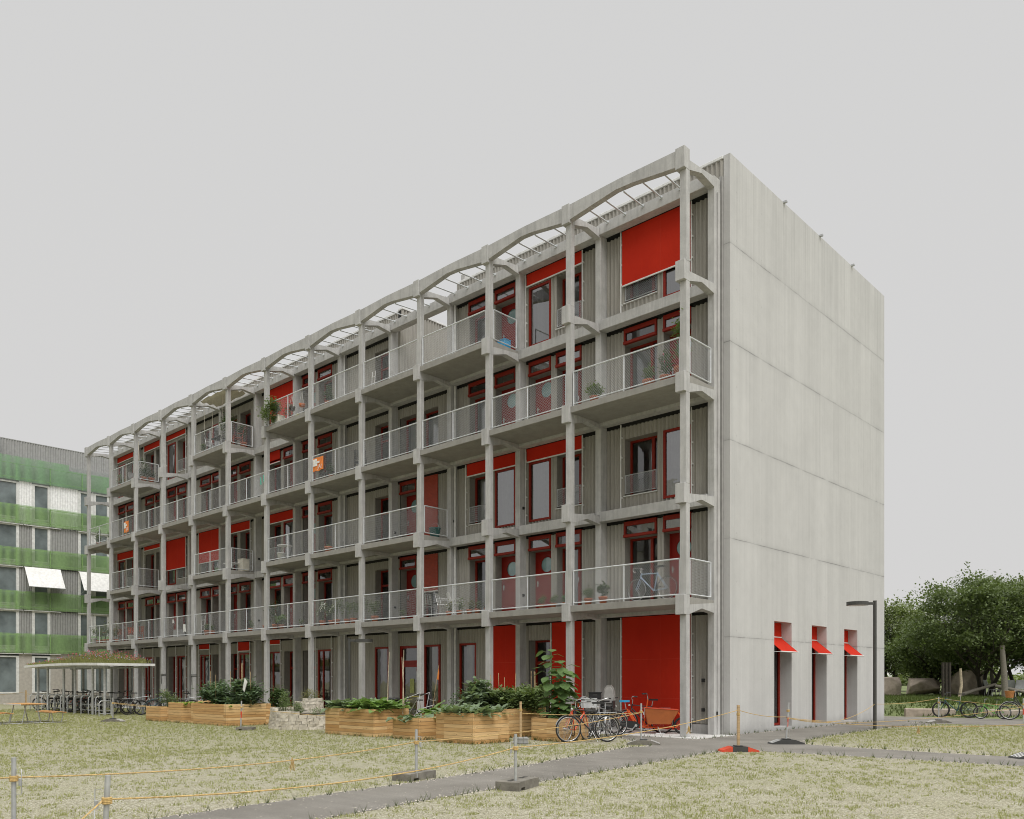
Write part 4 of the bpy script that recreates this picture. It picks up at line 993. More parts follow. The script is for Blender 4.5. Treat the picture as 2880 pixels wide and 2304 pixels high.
def cargobike():
    o = empty('cargo_bicycle', (-1.72, .72, 0), R(36), 'orange cargo bicycle with a brown wooden box under the corner balcony', 'cargo bicycle')
    wheel(o, -.98, .33, guard=(.2, 2.8), fat=.022, rim='black'); wheel(o, .98, .25, fat=.024, rim='black')
    f = MB(); T = .021
    f.tube([(-.36, 0, .25), (-.60, 0, .72)], T, 8); f.tube([(-.60, 0, .66), (-.50, 0, .62), (-.36, 0, .25), (-.1, 0, .22), (.1, 0, .30)], T, 8)
    f.tube([(-.55, 0, .68), (-.28, 0, .25), (-.10, 0, .20), (.80, 0, .20), (1.02, 0, .40)], T*1.1, 8); f.tube([(-.12, 0, .22), (.0, 0, 1.0)], T, 8)
    for y in (-.05, .05): f.tube([(-.36, y*.5, .25), (-.98, y, .33)], .011, 6); f.tube([(-.58, y*.5, .66), (-.98, y, .33)], .010, 6); f.tube([(1.0, y, .42), (.98, y, .25)], .012, 6)
    f.tube([(1.0, 0, .42), (.86, 0, .62)], T, 8); f.build('frame', M['orange'], o)
    b_ = MB(); t = .012
    for y in (-.26, .26-t): b_.prism([(.0, .30), (.62, .30), (.86, .70), (-.10, .76)], 'y', y, y+t)
    b_.box(-.0, .62, -.26+t, .26-t, .30, .312); b_.prism([(.62, .30), (.632, .30), (.872, .70), (.86, .70)], 'y', -.26+t+.001, .26-t-.001); b_.prism([(-.012, .30), (0, .30), (-.10, .76), (-.112, .76)], 'y', -.26+t, .26-t); b_.build('cargo_box', M['cargo'], o)
    MB().tube([(-.11, -.265, .765), (.865, -.265, .705)], .012, 6).tube([(-.11, .265, .765), (.865, .265, .705)], .012, 6).build('box_edge', M['orred'], o)
    MB().tube([(-.62, 0, .72), (-.66, 0, .92)], .013, 8).build('seat_post', M['chrome'], o)
    MB().prism([(-.81, -.08), (-.80, .08), (-.66, .05), (-.52, .02), (-.52, -.02), (-.66, -.05)], 'z', .92, .975).build('saddle', M['blue'], o)
    h = MB().tube([(.0, 0, 1.0), (-.01, 0, 1.12)], .013, 8).tube([(-.14, -.3, 1.16), (-.03, -.22, 1.17), (0, 0, 1.11), (-.03, .22, 1.17), (-.14, .3, 1.16)], .012, 8); h.build('handlebar', M['chrome'], o)
    for y in (-.3, .3): MB().tube([(-.16, y, 1.16), (-.05, y*.8, 1.165)], .018, 8).build('grip', M['black'], o)
    c = MB().prism([(-1.0, .40), (-1.05, .34), (-1.0, .27), (-.4, .15), (-.26, .17), (-.22, .27), (-.32, .36), (-.5, .38)], 'y', -.075, -.045); c.build('chain_case', M['black'], o)
    MB().tube([(-.34, -.08, .25), (-.46, -.09, .13)], .012, 6).tube([(-.34, -.085, .25), (-.34, -.05, .25)], .04, 12).bbox(-.52, -.42, -.17, -.09, .11, .135, .005).build('crank', M['chrome'], o)
    s = MB().tube([(.28, -.16, .22), (.36, -.2, .03)], .014, 6).tube([(.28, .16, .22), (.36, .2, .03)], .014, 6).tube([(.22, -.2, .03), (.46, -.2, .03)], .014, 6).tube([(.22, .2, .03), (.46, .2, .03)], .014, 6); s.build('kickstand', M['chrome'], o)
cargobike()
# bicycles at the road, right
GR = 'bicycles parked along the road'
bicycle((1.62, 18.15, .01), R(183+20), 'dark blue mountain bicycle leaning on a stone kerb, leftmost by the road', 'teal', 'mtb', 1.0, GR, rimm='black')
bicycle((3.05, 17.9, .01), R(200), 'small green child bicycle in the middle by the road', 'green', 'mtb', .78, GR)
bicycle((4.25, 17.75, .01), R(198), 'dark bicycle with a wicker basket, rightmost by the road', 'dark3', 'step', 1.05, GR, basket=True)

# ------------------------------------------------------------------ lamps, posts and ropes
def lamp(loc, h, rz, label):
    o = empty('street_lamp', loc, rz, label, 'street lamp', 'slender dark path lamps')
    MB().tube([(0, 0, 0), (0, 0, h)], .055, 14).build('pole', M['anthr'], o); MB().tube([(0, 0, h), (0, 0, h+.02)], .06, 14).build('cap', M['anthr'], o)
    hd = MB(); n = 24; prof = [(.33*math.cos(2*math.pi*i/n)-.55, .33*math.sin(2*math.pi*i/n)) for i in range(n)]
    hd.prism(prof, 'z', h-.13, h-.02); hd.bbox(-.28, .0, -.035, .035, h-.11, h-.03, .005); q = hd.build('lamp_head', M['anthr'], o)
    MB().disc((-.55, 0, h-.133), 'z', .29, 24).build('diffuser', M['cgrey'], q)
lamp((2.19, 7.59, 0), 4.05, R(43), 'dark slender path lamp at the corner of the end wall'); lamp((-13.8, -1.0, 0), 3.10, R(225), 'dark path lamp in front of the balconies behind the planters')
def bracket(mb, h, side=1, z=0):
    for zz in (h-.10-.25, h-.10-.85+.1):
        if zz < .1: continue
        x = .022*side; mb.tube([(x, 0, zz+.24), (x+.05*side, 0, zz+.24), (x+.055*side, 0, zz), (x, 0, zz)], .004, 6)
def postobj(x, y, h, label, kind='galv', rz=0, base=None, base_mat='cblock', lean=(0, 0), band=False, boff=(0, 0), brz=0, bs=(.62, .34, .14), side=1):
    o = empty('rope_post', (x, y, 0), rz, label, 'post', 'posts of the rope fence')
    if kind == 'galv':
        MB().tube([(lean[0]*-.1, 0, .05), (lean[0], lean[1], h)], .0215, 12).build('pipe', M['galv'], o)
        b_ = MB(); bracket(b_, h, side); b_.bbox(.06*side-.012, .06*side+.012, -.01, .01, h-.27, h-.20, .003) ; b_.build('hook_bracket', M['galv'], o)
    else: MB().bbox(-.028, .028, -.028, .028, .05, h, .004).build('stake', M['stake'], o)
    if band: MB().tube([(lean[0]*.42, 0, h*.42), (lean[0]*.62, 0, h*.64)], .0225, 12).build('red_band', M['redrefl'], o)
    bo = None
    if base == 'block':
        w, d, hh = bs; bm = MB()
        bm.prism([(-w/2, 0), (-w/2+.06, 0), (-w/2+.07, .045), (-w/2+.2, .045), (-w/2+.21, 0), (w/2, 0), (w/2, hh-.01), (w/2-.01, hh), (-w/2+.01, hh), (-w/2, hh-.01)], 'y', -d/2, d/2)
        bo = bm.build('base_block', M[base_mat], o); hol = MB()
        for xx in (-w*.38, -w*.2, w*.2, w*.38): hol.box(xx-.035, xx+.035, -.035, .035, hh+.0005, hh+.004)
        hol.build('socket_holes', M['dark'], bo)
    elif base == 'foot':
        w, d, hh = .82, .36, .11
        bm = MB().prism([(-w/2, 0), (w/2, 0), (w/2-.02, .035), (w/2-.24, hh), (-w/2+.24, hh), (-w/2+.02, .035)], 'y', -d/2, d/2)
        bo = bm.build('base_foot', M[base_mat], o); sm = MB()
        for s_ in (-1, 1):
            for q in (-.13, -.045, .04, .125):
                a, b2 = s_*(w/2-.03), s_*(w/2-.235); sm.add([(a, q-.018, .041), (a, q+.018, .041), (b2, q+.018, hh+.003), (b2, q-.018, hh+.003)], [(0, 1, 2, 3) if s_ > 0 else (3, 2, 1, 0)])
        if label.startswith('wooden stake in'):
            for s_ in (-1, 1): sm.prism([(s_*(w/2+.003), 0), (s_*(w/2-.017), .038), (s_*(w/2-.245), hh+.004), (s_*(w/2-.245), .0)], 'y', -d/2-.004, d/2+.004)
        sm.build('reflector_stripes', M['redrefl'] if band == 'orange' or label.startswith('wooden stake in') else M['whitep'], bo)
        MB().bbox(-.09, .09, -.10, .10, hh+.001, hh+.025, .008).build('socket', M['rubberf'], bo)
    elif base == 'crate':
        bm = MB()
        for xx in (-.18, -.06, .06): bm.bbox(xx, xx+.11, -.12, .12, 0, .17, .01)
        bm.box(-.19, .19, -.13, .13, .03, .05); bm.box(-.19, .19, -.13, .13, .12, .14); bo = bm.build('base_crate', M['greyp'], o)
    if bo: bo.location = (boff[0]*math.cos(rz)+boff[1]*math.sin(rz), -boff[0]*math.sin(rz)+boff[1]*math.cos(rz), 0); bo.rotation_euler = (0, 0, brz-rz if brz else 0)
    k = MB(); tz = TZ.get(label[:14], h-.2)
    for j in range(4): k.ring((lean[0]*.75, 0, tz-.02+j*.013), 'z', .032, .009, 14, 6)
    k.build('knot', M['hemp'], o); return o
TZ = {}
postobj(2.96, -16.94, .80, 'galvanised rope post without base at the far left edge', side=1, rz=R(43))
postobj(5.05, -16.9, .79, 'galvanised rope post in the left foreground, second from the left', side=-1, rz=R(43), lean=(.03, 0))
postobj(2.07, -11.17, .79, 'galvanised rope post on a mossy block at the far edge of the path', base='block', boff=(-.20, .13), brz=R(104), bs=(.66, .36, .12), side=1, rz=R(43))
postobj(3.93, -10.93, .79, 'galvanised rope post on a mossy block at the near edge of the path', base='block', boff=(-.15, .20), brz=R(109), bs=(.70, .37, .13), side=-1, rz=R(43))
postobj(-1.82, -4.58, 1.03, 'wooden stake in a grey plastic crate before the tomato planter', 'wood', base='crate', rz=R(43))
postobj(.41, -2.72, .99, 'galvanised rope post on a black and white striped foot beside the cargo bicycle', base='foot', base_mat='cblock', rz=R(32), boff=(.05, .03))
postobj(3.07, -2.91, 1.01, 'wooden stake in an orange striped rubber foot on the path corner', 'wood', base='foot', base_mat='rubberf', rz=R(43), boff=(0, 0))
postobj(2.88, -.17, 1.01, 'galvanised rope post with a red band on a rubber foot near the end wall', base='foot', base_mat='rubberf', rz=R(43), lean=(.06, 0), band=True)
postobj(2.44, 13.17, .95, 'galvanised rope post on a pale striped foot at the road edge', base='foot', base_mat='cblock', rz=R(43))
postobj(-20.45, -6.93, .90, 'thin rope post on a low block in front of the bicycle shelter', base='foot', base_mat='cblock', rz=R(43))
postobj(-12.06, -6.33, .91, 'galvanised rope post with a red band on a grey slab before the widest planter', base='block', bs=(.5, .4, .1), rz=R(43), band=True, lean=(.02, 0), boff=(.12, .1))
postobj(8.55, -.15, .95, 'rope post on a striped foot at the right edge of the picture', base='foot', base_mat='rubberf', rz=R(43), boff=(-.42, -.28))
tag(MB().box(-45.4, -45.33, -2.5, -2.43, .0, .95).build('stake', M['stake']), 'leaning wooden stake before the green banded house', 'post')
postobj(5.23, 12.64, .95, 'red banded rope post cut by the right picture edge by the road', rz=R(43), band=True)
def rope(pts, sag, label, r=.0072):
    """three strand rope hanging between the tie points"""
    o = None; mb = MB()
    for (a, b_), sg in zip(zip(pts[:-1], pts[1:]), sag):
        a, b_ = Vector(a), Vector(b_); n = max(12, int((b_-a).length*14)); d = (b_-a).normalized(); s_ = d.cross(Vector((0, 0, 1))).normalized(); u = s_.cross(d)
        for ph in (0, 2.094, 4.189):
            P = []
            for i in range(n+1):
                t = i/n; c = a.lerp(b_, t)-Vector((0, 0, sg*4*t*(1-t))); w = t*(b_-a).length*42/1.6+ph; P.append(c+s_*(r*.55*math.cos(w))+u*(r*.55*math.sin(w)))
            mb.tube(P, r*.62, 4, caps=False)
    tag(mb.build('rope', M['hemp']), label, 'rope', 'yellow ropes between the posts')
rope([(-3.5, -21.0, .42), (2.96, -16.94, .61), (2.07, -11.17, .60), (.41, -2.72, .77)], [.1, .10, .08], 'rope from the far left post over the path edge block to the striped foot post')
rope([(6.2, -18.2, .1), (5.05, -16.9, .60), (3.93, -10.93, .60), (3.07, -2.91, .90), (2.88, -.17, .66)], [.02, .14, .10, .05], 'rope from the left foreground post along the near path edge to the corner stake')
rope([(-20.45, -6.93, .70), (-12.06, -6.33, .72), (-1.82, -4.58, .75), (.41, -2.72, .77)], [.12, .22, .05], 'long rope hanging in front of the planter boxes')
rope([(2.88, -.17, .66), (2.19, 7.59, .80), (2.44, 13.17, .90), (5.23, 12.64, .68)], [.32, .06, .03], 'rope from the red banded post by way of the lamp to the road')
rope([(2.88, -.17, .64), (2.30, 7.59, .24), (5.23, 12.64, .66)], [.05, .06], 'low rope passing the foot of the lamp towards the road')
rope([(2.88, -.17, .62), (8.55, -.15, .72), (10.5, -.1, .7)], [.14, .03], 'rope sagging over the small lawn at the right')
rope([(-20.45, -6.93, .72), (-19.9, -5.75, .56), (-18.7, -5.66, .58)], [.0, .02], 'short rope from the shelter post to the small planter')
rope([(-60, -8, .6), (-45.36, -2.45, .85), (-40.5, -3.65, .8)], [.3, .1], 'thin rope in front of the green banded house')
for (x, y, z, lb) in ((3.23, -5.2, .66, 'frayed rope end hanging before the cargo bicycle'), (5.9, -.16, .54, 'frayed rope end hanging over the right lawn'), (2.48, -13.6, .55, 'small frayed knot hanging over the left lawn')):
    m = MB(); r_ = random.Random(int(x*10))
    for _ in range(16): m.tube([(x, y, z), (x+r_.uniform(-.02, .02), y+r_.uniform(-.02, .02), z-.06), (x+r_.uniform(-.05, .05), y+r_.uniform(-.04, .04), z-r_.uniform(.10, .18))], .0035, 4)
    tag(m.build('rope_end', M['hemp']), lb, 'rope end')
# ------------------------------------------------------------------ bicycle shelter with a planted roof
SH = empty('bicycle_shelter', (-30.75, -4.25, 0), 0, 'flat bicycle shelter on galvanised posts with a flowering roof', 'bicycle shelter')
def shroof():
    mb = MB(); x0, x1, y0, y1 = -4.75, 4.95, -1.25, 1.25; n = 12; vs = []
    for i in range(n+1):
        x = x0+(x1-x0)*i/n; z = 2.20+.05*math.sin(i/n*3.1)
        vs += [(x, y0, z), (x, y1, z), (x, y1, z+.11), (x, y0, z+.11)]
    fs = [(0, 1, 2, 3)]+[(4*n+3, 4*n+2, 4*n+1, 4*n)]
    for i in range(n):
        a = 4*i; b = a+4; fs += [(a, b, b+1, a+1), (a+1, b+1, b+2, a+2), (a+2, b+2, b+3, a+3), (a+3, b+3, b, a)]
    mb.add(vs, fs); mb.build('roof_tray', M['white'], SH)
shroof()
for x in (-4.3, -2.86, -.65, .81, 2.98, 4.36):
    for y in (-.72, .95): MB().tube([(x, y, 0), (x, y, 2.21)], .06, 12).build('post', M['galv'] if y < 0 else M['dgalv'], SH)  # rear row of posts takes the darker galvanised tone
for y in (-.72, .95): MB().box(-4.6, 4.8, y-.04, y+.04, 2.12, 2.195).build('roof_beam', M['dgalv'], SH)
def roofgrass():
    r = random.Random(9); m = MB(); f1 = MB(); f2 = MB(); vs = []; fs = []
    for _ in range(5600):
        x = r.uniform(-4.65, 4.85); y = r.uniform(-1.2, 1.2); t = (x+4.7)/9.6; e = .10+.42*math.exp(-((t-.72)/.22)**2)+.12*math.exp(-((t-.35)/.15)**2); hgt = e*r.uniform(.5, 1.25)
        if abs(y) > 1.05: hgt *= .7
        a = r.uniform(0, 6.283); w = .012; dx, dy = r.gauss(0, .3)*hgt, r.gauss(0, .3)*hgt; k = len(vs)
        vs += [(x-w*math.cos(a), y-w*math.sin(a), 0), (x+w*math.cos(a), y+w*math.sin(a), 0), (x+dx, y+dy, hgt)]; fs.append((k, k+1, k+2))
        if r.random() < .5:
            k = len(vs); zz = hgt*r.uniform(.4, .9); vs += [(x+dx*.5, y+dy*.5, zz), (x+dx*.5+.05*math.cos(a), y+dy*.5+.05*math.sin(a), zz+.02), (x+dx*.5+.03*math.sin(a), y+dy*.5, zz+.06)]; fs.append((k, k+1, k+2))
        if r.random() < (.10 if t > .45 else .03):
            q = f1 if r.random() < .75 else f2
            for b in range(3): c_ = b*2.1; q.add([(x+dx, y+dy, hgt), (x+dx+.035*math.cos(c_), y+dy+.035*math.sin(c_), hgt+.02), (x+dx+.035*math.cos(c_+1), y+dy+.035*math.sin(c_+1), hgt+.035)], [(0, 1, 2)])
    m.add(vs, fs); o = m.build('roof_meadow', M['dry'], None, (-30.75, -4.25, 2.34)); tag(o, 'wild grass and pink flowers growing on the shelter roof', 'roof plants', None, 'stuff')
    f1.build('pink_flowers', M['pink'], o); f2.build('blue_flowers', M['lilac'], o)
roofgrass()
def rack():
    o = empty('bicycle_rack', (-26.87, -5.15, 0), 0); mb = MB()
    mb.tube([(-.0, -.02, 0), (-.0, -.02, .76), (.0, .05, .84), (.0, .55, .84), (0, .62, .76), (0, .62, 0)], .022, 8)
    mb.tube([(0, -.02, .45), (0, .62, .45)], .014, 6); mb.tube([(0, -.02, .2), (0, .62, .2)], .014, 6); mb.build('hoop', M['galv'], o); return o
rk0 = rack(); ORD = ['first', 'second', 'third', 'fourth', 'fifth', 'sixth', 'seventh', 'eighth', 'ninth', 'tenth', 'eleventh', 'twelfth', 'thirteenth', 'fourteenth', 'fifteenth']
for j in range(11):
    o = rk0 if j == 0 else copy_tree(rk0); o.location = (-26.87-j*.875, -5.15, 0)
    tag(o, 'galvanised bicycle hoop under the shelter, %s from the right' % ORD[j], 'bicycle rack', 'hoops of the bicycle shelter')
lh = empty('low_hoop', (-25.7, -5.25, 0), 0, 'low free standing galvanised hoop at the right end of the shelter', 'bicycle rack')
MB().tube([(0, -.22, 0), (0, -.22, .58), (0, -.14, .66), (0, .22, .66), (0, .30, .58), (0, .30, 0)], .022, 8).tube([(0, -.22, .12), (0, .30, .12)], .014, 6).build('hoop', M['galv'], lh)
r_ = random.Random(21); protos = {}
COLS = [('dark3', 'black'), ('teal', 'dark teal'), ('silver', 'silver'), ('dark3', 'black'), ('silver', 'grey')]
for j in range(17):
    fm, cn = COLS[(j*2) % 5] if j != 7 else ('orred', 'faded red'); st = ('city', 'mtb', 'racing', 'step')[j % 4]; key = (fm, st)
    if j < 12: x, y, rz = -27.1-j*.80+r_.uniform(-.12, .12), -4.05+r_.uniform(-.15, .30), R(90+r_.uniform(-9, 9)+(180 if r_.random() < .4 else 0)); lb = '%s %s bicycle standing in the shelter racks, %s from the right' % (cn, {'city': 'city', 'mtb': 'mountain', 'racing': 'racing', 'step': 'step through'}[st], ORD[j])
    else: x, y, rz = -26.2+(j-12)*.62, -3.5+(j-12)*.32, R(78+r_.uniform(-8, 8)); lb = '%s bicycle right of the shelter posts, %s of five from the left' % (cn, ORD[j-12])
    if key in protos:
        o = copy_tree(protos[key]); o.location = (x, y, 0); o.rotation_euler = (r_.uniform(-.1, .1), 0, rz); tag(o, lb, 'bicycle', 'bicycles at the shelter')
    else: protos[key] = bicycle((x, y, 0), rz, lb, fm, st, 1.0, 'bicycles at the shelter', rimm='black')

# ------------------------------------------------------------------ picnic set
def picnic():
    o = empty('picnic_set', (-21.8, -9.5, 0), 0, 'picnic table with a backed bench and a flat bench joined on steel runners', 'picnic table')
    fr = MB()
    for x in (-.68, .68):
        fr.tube([(x, -1.02, .02), (x, 1.02, .02)], .018, 8)
        for y in (-1, 1):
            fr.tube([(x, .30*y, .02), (x, .17*y, .66)], .018, 8)
            fr.tube([(x, 1.0*y, .02), (x, 1.06*y, .38)], .018, 8); fr.tube([(x, .72*y, .02), (x, .66*y, .38)], .018, 8); fr.tube([(x, .64*y, .385), (x, 1.08*y, .385)], .016, 8)
        fr.tube([(x, -1.06, .38), (x, -1.26, .82)], .018, 8); fr.tube([(x, -.34, .67), (x, .34, .67)], .016, 8)
    fr.build('frame', M['galv'], o); t = MB()
    for k in range(9): t.bbox(-.95, .95, -.42+k*.094, -.42+k*.094+.086, .69, .715, .004)
    t.build('tabletop', M['slatwood'], o); MB().box(-.96, .96, -.435, -.424, .67, .716).box(-.96, .96, .43, .441, .67, .716).build('table_edge', M['white'], o)
    for y, nm in ((1, 'seat'), (-1, 'seat')):
        s = MB()
        for k in range(7):
            yy = (.62+k*.072)*y; dz = -.012*abs(k-3)
            s.bbox(-.9, .9, min(yy, yy+.06*y), max(yy, yy+.06*y), .40+dz, .43+dz, .006)
        s.build(nm, M['slatwood'], o)
    b = MB()
    for k in range(6):
        z = .47+k*.066; yy = -1.08-.20*(z-.42)/.4; b.bbox(-.9, .9, yy-.012, yy+.014, z, z+.055, .006)
    b.build('backrest', M['slatwood'], o)
picnic()

# ------------------------------------------------------------------ green banded neighbour house
GB = empty('green_banded_house', (-50, 0, 0), 0, 'neighbouring house with green slatted bands, white windows and two white awnings', 'apartment building')
M['gcorr'] = plain('grey_profiled_sheet', (.33, .33, .32), .6, .2); M['gslat'] = plain('green_slats', (.25, .40, .16), .5); M['gslat2'] = plain('green_slats_teal', (.21, .37, .20), .5)
M['gpane'] = plain('pane_with_drawn_blind', (.17, .20, .205), .12, var=.4, sc=.9, spec=.8); M['lcurt'] = plain('pale_blue_grey_curtain', (.80, .84, .83), .9); M['core'] = plain('room_shade', (.30, .31, .30), .8); M['plast'] = plain('beige_plaster', (.43, .40, .355), .9); M['steelw'] = plain('bright_panel', (.88, .88, .87), .3, .1); M['awnw'] = plain('white_awning_cloth', (.80, .79, .77), .8)  # panes are opaque: pale look of glass over closed curtains put into colour
YA, YB = -14.0, 16.0
floors = [(3.39, 4.70), (6.29, 7.52), (9.18, 10.39), (11.99, 13.23)]
wins = [(-12.0, -10.9), (-9.0, -7.9), (-6.3, -4.4), (-2.9, -1.5), (-.72, .41), (2.19, 3.15), (3.2, 4.31), (6.4, 7.5), (9.3, 10.4)]
def gbwall():
    lv = [(0.0, 3.39, 0), (4.70, 6.29, 1), (7.52, 9.18, 2), (10.39, 11.99, 3), (13.23, 14.82, 4)]
    MB().box(-12, -.35, YA, YB, 0, 16.4).build('house_core', M['core'], GB)
    for (z0, z1, k) in lv:
        zb, zt = z0-1.3 if k else 0, z1+.02; m = MB(); y = YA
        for (a, b) in wins+[(YB, YB)]:
            if k: corr(m, y, a, zb, zt, 0.0, .16, .022, axis='x')
            else: m.add([(0, y, 0), (0, a, 0), (0, a, zt), (0, y, zt)], [(0, 1, 2, 3)])
            if not k and a != b: m.add([(0, a, 0), (0, b, 0), (0, b, .70), (0, a, .70)], [(0, 1, 2, 3)])
            y = b
        m.build('wall', M['steelw'] if k == 4 else (M['gcorr'] if k else M['plast']), GB)
        for (a, b) in wins:
            wz0, wz1 = (.70, 3.2) if k == 0 else (z0-.9, z1-.06); f = MB(); w = .17
            f.box(-.12, .03, a, a+w, wz0, wz1); f.box(-.12, .03, b-w, b, wz0, wz1); f.box(-.12, .028, a+w, b-w, wz1-w*.6, wz1); f.box(-.12, .028, a+w, b-w, wz0, wz0+.1)
            if k: f.box(-.2, .0, a, b, zb, wz0)
            o = f.build('window', M['white'], GB); MB().add([(-.06, a+w, wz0+.1), (-.06, b-w, wz0+.1), (-.06, b-w, wz1-w*.6), (-.06, a+w, wz1-w*.6)], [(0, 1, 2, 3)]).build('pane', M['gpane'], o)
            if (int(a*7)+k) % 4 != 1:
                c = MB(); n = 14; vs = []
                yb_ = a+w+(b-a-2*w)*(.6 if (int(a*3)+k) % 3 == 0 else 1.0)
                for i in range(n+1): yy = a+w+(yb_-a-w)*i/n; vs += [(-.11+.02*(i % 2), yy, wz0), (-.11+.02*(i % 2), yy, wz1)]
                c.add(vs, [(2*i, 2*i+2, 2*i+3, 2*i+1) for i in range(n)]); c.build('curtain', M['lcurt'], o)
gbwall()
for k, (z0, z1) in enumerate(floors+[(14.82, 16.4)]):
    m = MB(); n = int((YB-YA)/.066); top = z1
    for i in range(n):
        y = YA+i*.066
        if k == 4: top = 16.40 if y < 1.54 else 16.02
        m.box(.16, .185, y, y+.034, z0, top)
    mm = MB().box(.10, .158, YA, YB, z0+.16, z0+.20).box(.10, .158, YA, YB, z1-(.12 if k < 4 else .5), z1-(.09 if k < 4 else .47))
    y = YA
    while y < YB: mm.box(.03, .158, y, y+.06, z0, z1-(.05 if k < 4 else .42)); y += 2.05
    o = m.build('green_slat_band', M['gslat2'] if k == 4 else M['gslat'], GB); mm.build('band_frame', M['gslat'], o)
    MB().add([(.095, YA, z0+.02), (.095, YB, z0+.02), (.095, YB, z1-.42 if k == 4 else z1-.03), (.095, YA, z1-.42 if k == 4 else z1-.03)], [(0, 1, 2, 3)]).build('band_backing', M['mesh_g'] if 'mesh_g' in M else M['gslat'], o) if False else None
    if k < 4:
        y = YA+.5
        for (a, b) in ((-12.5, -6.6), (-6.4, -1.3), (-1.25, 1.05), (2.15, 6.1), (6.3, 11)): MB().box(.03, .15, a, b, z0-.075, z0-.025).build('awning_case', M['white'], GB)
m = MB(); corr(m, YA, YB, 15.9, 17.70, -.9, .16, .022, axis='x')
m.build('roof_storey_wall', M['gcorr'], GB); MB().box(-8, -.93, YA+2.4, YB, 15.9, 17.66).box(-8, -.88, -2.4, YB, 17.702, 17.75).build('roof_storey', M['gcorr'], GB)
for (a, b) in ((-1.22, 1.0), (2.2, 5.6)):
    o = MB().prism([(.17, 9.13), (1.12, 7.77), (1.13, 7.78), (.18, 9.14)], 'y', a, b).build('white_awning', M['awnw'], GB)
    MB().tube([(1.12, a, 7.76), (1.12, b, 7.76)], .03, 6).tube([(1.12, a+.05, 7.76), (.1, a+.05, 7.45)], .015, 5).tube([(1.12, b-.05, 7.76), (.1, b-.05, 7.45)], .015, 5).build('awning_arm', M['galv'], o)
MB().prism([(-.8, -4.4), (-.6, -4.4), (-.6, -2.75), (-.8, -2.75)], 'z', 16.4, 16.41).box(-.4, -.36, -3.6, -3.3, 16.35, 17.2).add([(-.1, -4.6, 16.5), (-.1, -2.75, 16.5), (-.5, -2.55, 17.75), (-.5, -4.4, 17.75)], [(0, 1, 2, 3)]).tube([(-.1, -2.7, 16.3), (-.45, -2.5, 17.6)], .03, 6).build('roof_panel', M['gcorr'], GB)

# ------------------------------------------------------------------ trees and park
def PX(px, zc, z=0):
    a = (px-1440)/2349; u = (a*-.7285+.685)*zc; v = (a*.685+.7285)*zc; return (11.92-u, -19.5+v, z)
M['tleaf'] = leafmat('tree_foliage', (.125, .165, .062), .5, .35, .25); M['tleaf2'] = leafmat('tree_foliage_light', (.175, .215, .085), .45, .35, .25)
def tree(loc, H, rad, n, seed, mat, label, stems=3, leaf=.19, cb=.20, group='trees in the park behind the road'):
    r = random.Random(seed); o = empty('tree', loc, 0, label, 'tree', group); tr = MB(); tips = []
    def branch(p, d, L_, rr, dep):
        P = [p]; q = p.copy(); dd = d.copy()
        for _ in range(4):
            dd = (dd+Vector((r.gauss(0, .16), r.gauss(0, .16), r.gauss(.03, .08)))).normalized(); q = q+dd*(L_/4); P.append(q.copy())
        tr.tube(P, rr, 6 if dep < 2 else 4, r2=rr*.55, caps=False)
        if dep >= 2: tips.extend(P[2:])
        if dep < 4:
            for _ in range(3 if dep else 4):
                t = r.choice(P[2:]); a = r.uniform(0, 6.283); e = r.uniform(.1, 1.0); nd = (dd*.5+Vector((math.cos(a)*math.cos(e), math.sin(a)*math.cos(e), math.sin(e)*.8))).normalized()
                branch(t, nd, L_*r.uniform(.55, .8), rr*.5, dep+1)
    for s in range(stems):
        a = 6.283*s/stems+r.uniform(-.4, .4); branch(Vector((.15*math.cos(a), .15*math.sin(a), -.1)), Vector((.32*math.cos(a), .32*math.sin(a), 1)).normalized(), H*.42, .13 if stems > 1 else .2, 0)
    tr.build('trunk', M['bark'], o); pts = []
    c0 = Vector((0, 0, H*(cb+1)/2)); rz = H*(1-cb)/2
    lumps = []
    for _ in range(95):
        a = r.uniform(0, 6.283); u = r.uniform(-1, 1); q = r.uniform(.25, 1)**.42; h = math.sqrt(1-u*u)
        lumps.append((c0+Vector((rad*q*h*math.cos(a), rad*q*h*math.sin(a), rz*q*u*.93)), r.uniform(.4, 1.0)))
    for _ in range(n):
        if r.random() < .88:
            c, s_ = r.choice(lumps); g = Vector((r.gauss(0, 1), r.gauss(0, 1), r.gauss(0, .55)))*s_*.62
        else: c = r.choice(tips); g = Vector((r.gauss(0, .3), r.gauss(0, .3), r.gauss(0, .25)))
        p = c+g; 
        if p.z > H*1.06 or p.z < H*cb*.6: continue
        pts.append(tuple(p))
    for _ in range(26):    # loose sprays poking out of the outline
        c, s_ = r.choice(lumps); d = (c-c0); d.z = abs(d.z)+.3; d.normalize(); s0 = c+d*s_*.9
        for k in range(16): q = s0+d*(k*.03)+Vector((r.gauss(0, .05), r.gauss(0, .05), r.gauss(0, .04))); pts.append(tuple(q))
    leafclump(pts, leaf, rng=r, aspect=.72, up=.8).build('crown', mat, o); return o
tree(PX(2768, 47.5, .6), 7.1, 3.9, 46000, 1, M['tleaf'], 'big round dark green tree with several trunks behind the mountain bicycle', 4, leaf=.16)
tree(PX(2868, 50, .6), 7.3, 3.4, 28000, 2, M['tleaf'], 'dark green tree with a forked trunk cut by the right edge', 2, cb=.22)
tree(PX(2505, 60, .6), 7.2, 2.9, 17000, 3, M['tleaf2'], 'lighter green tree peeping out behind the end wall', 3, cb=.16)
tree(PX(2640, 55, .6), 4.7, 2.8, 17000, 4, M['tleaf'], 'lower dark tree between the end wall and the big round tree', 3, cb=.2)
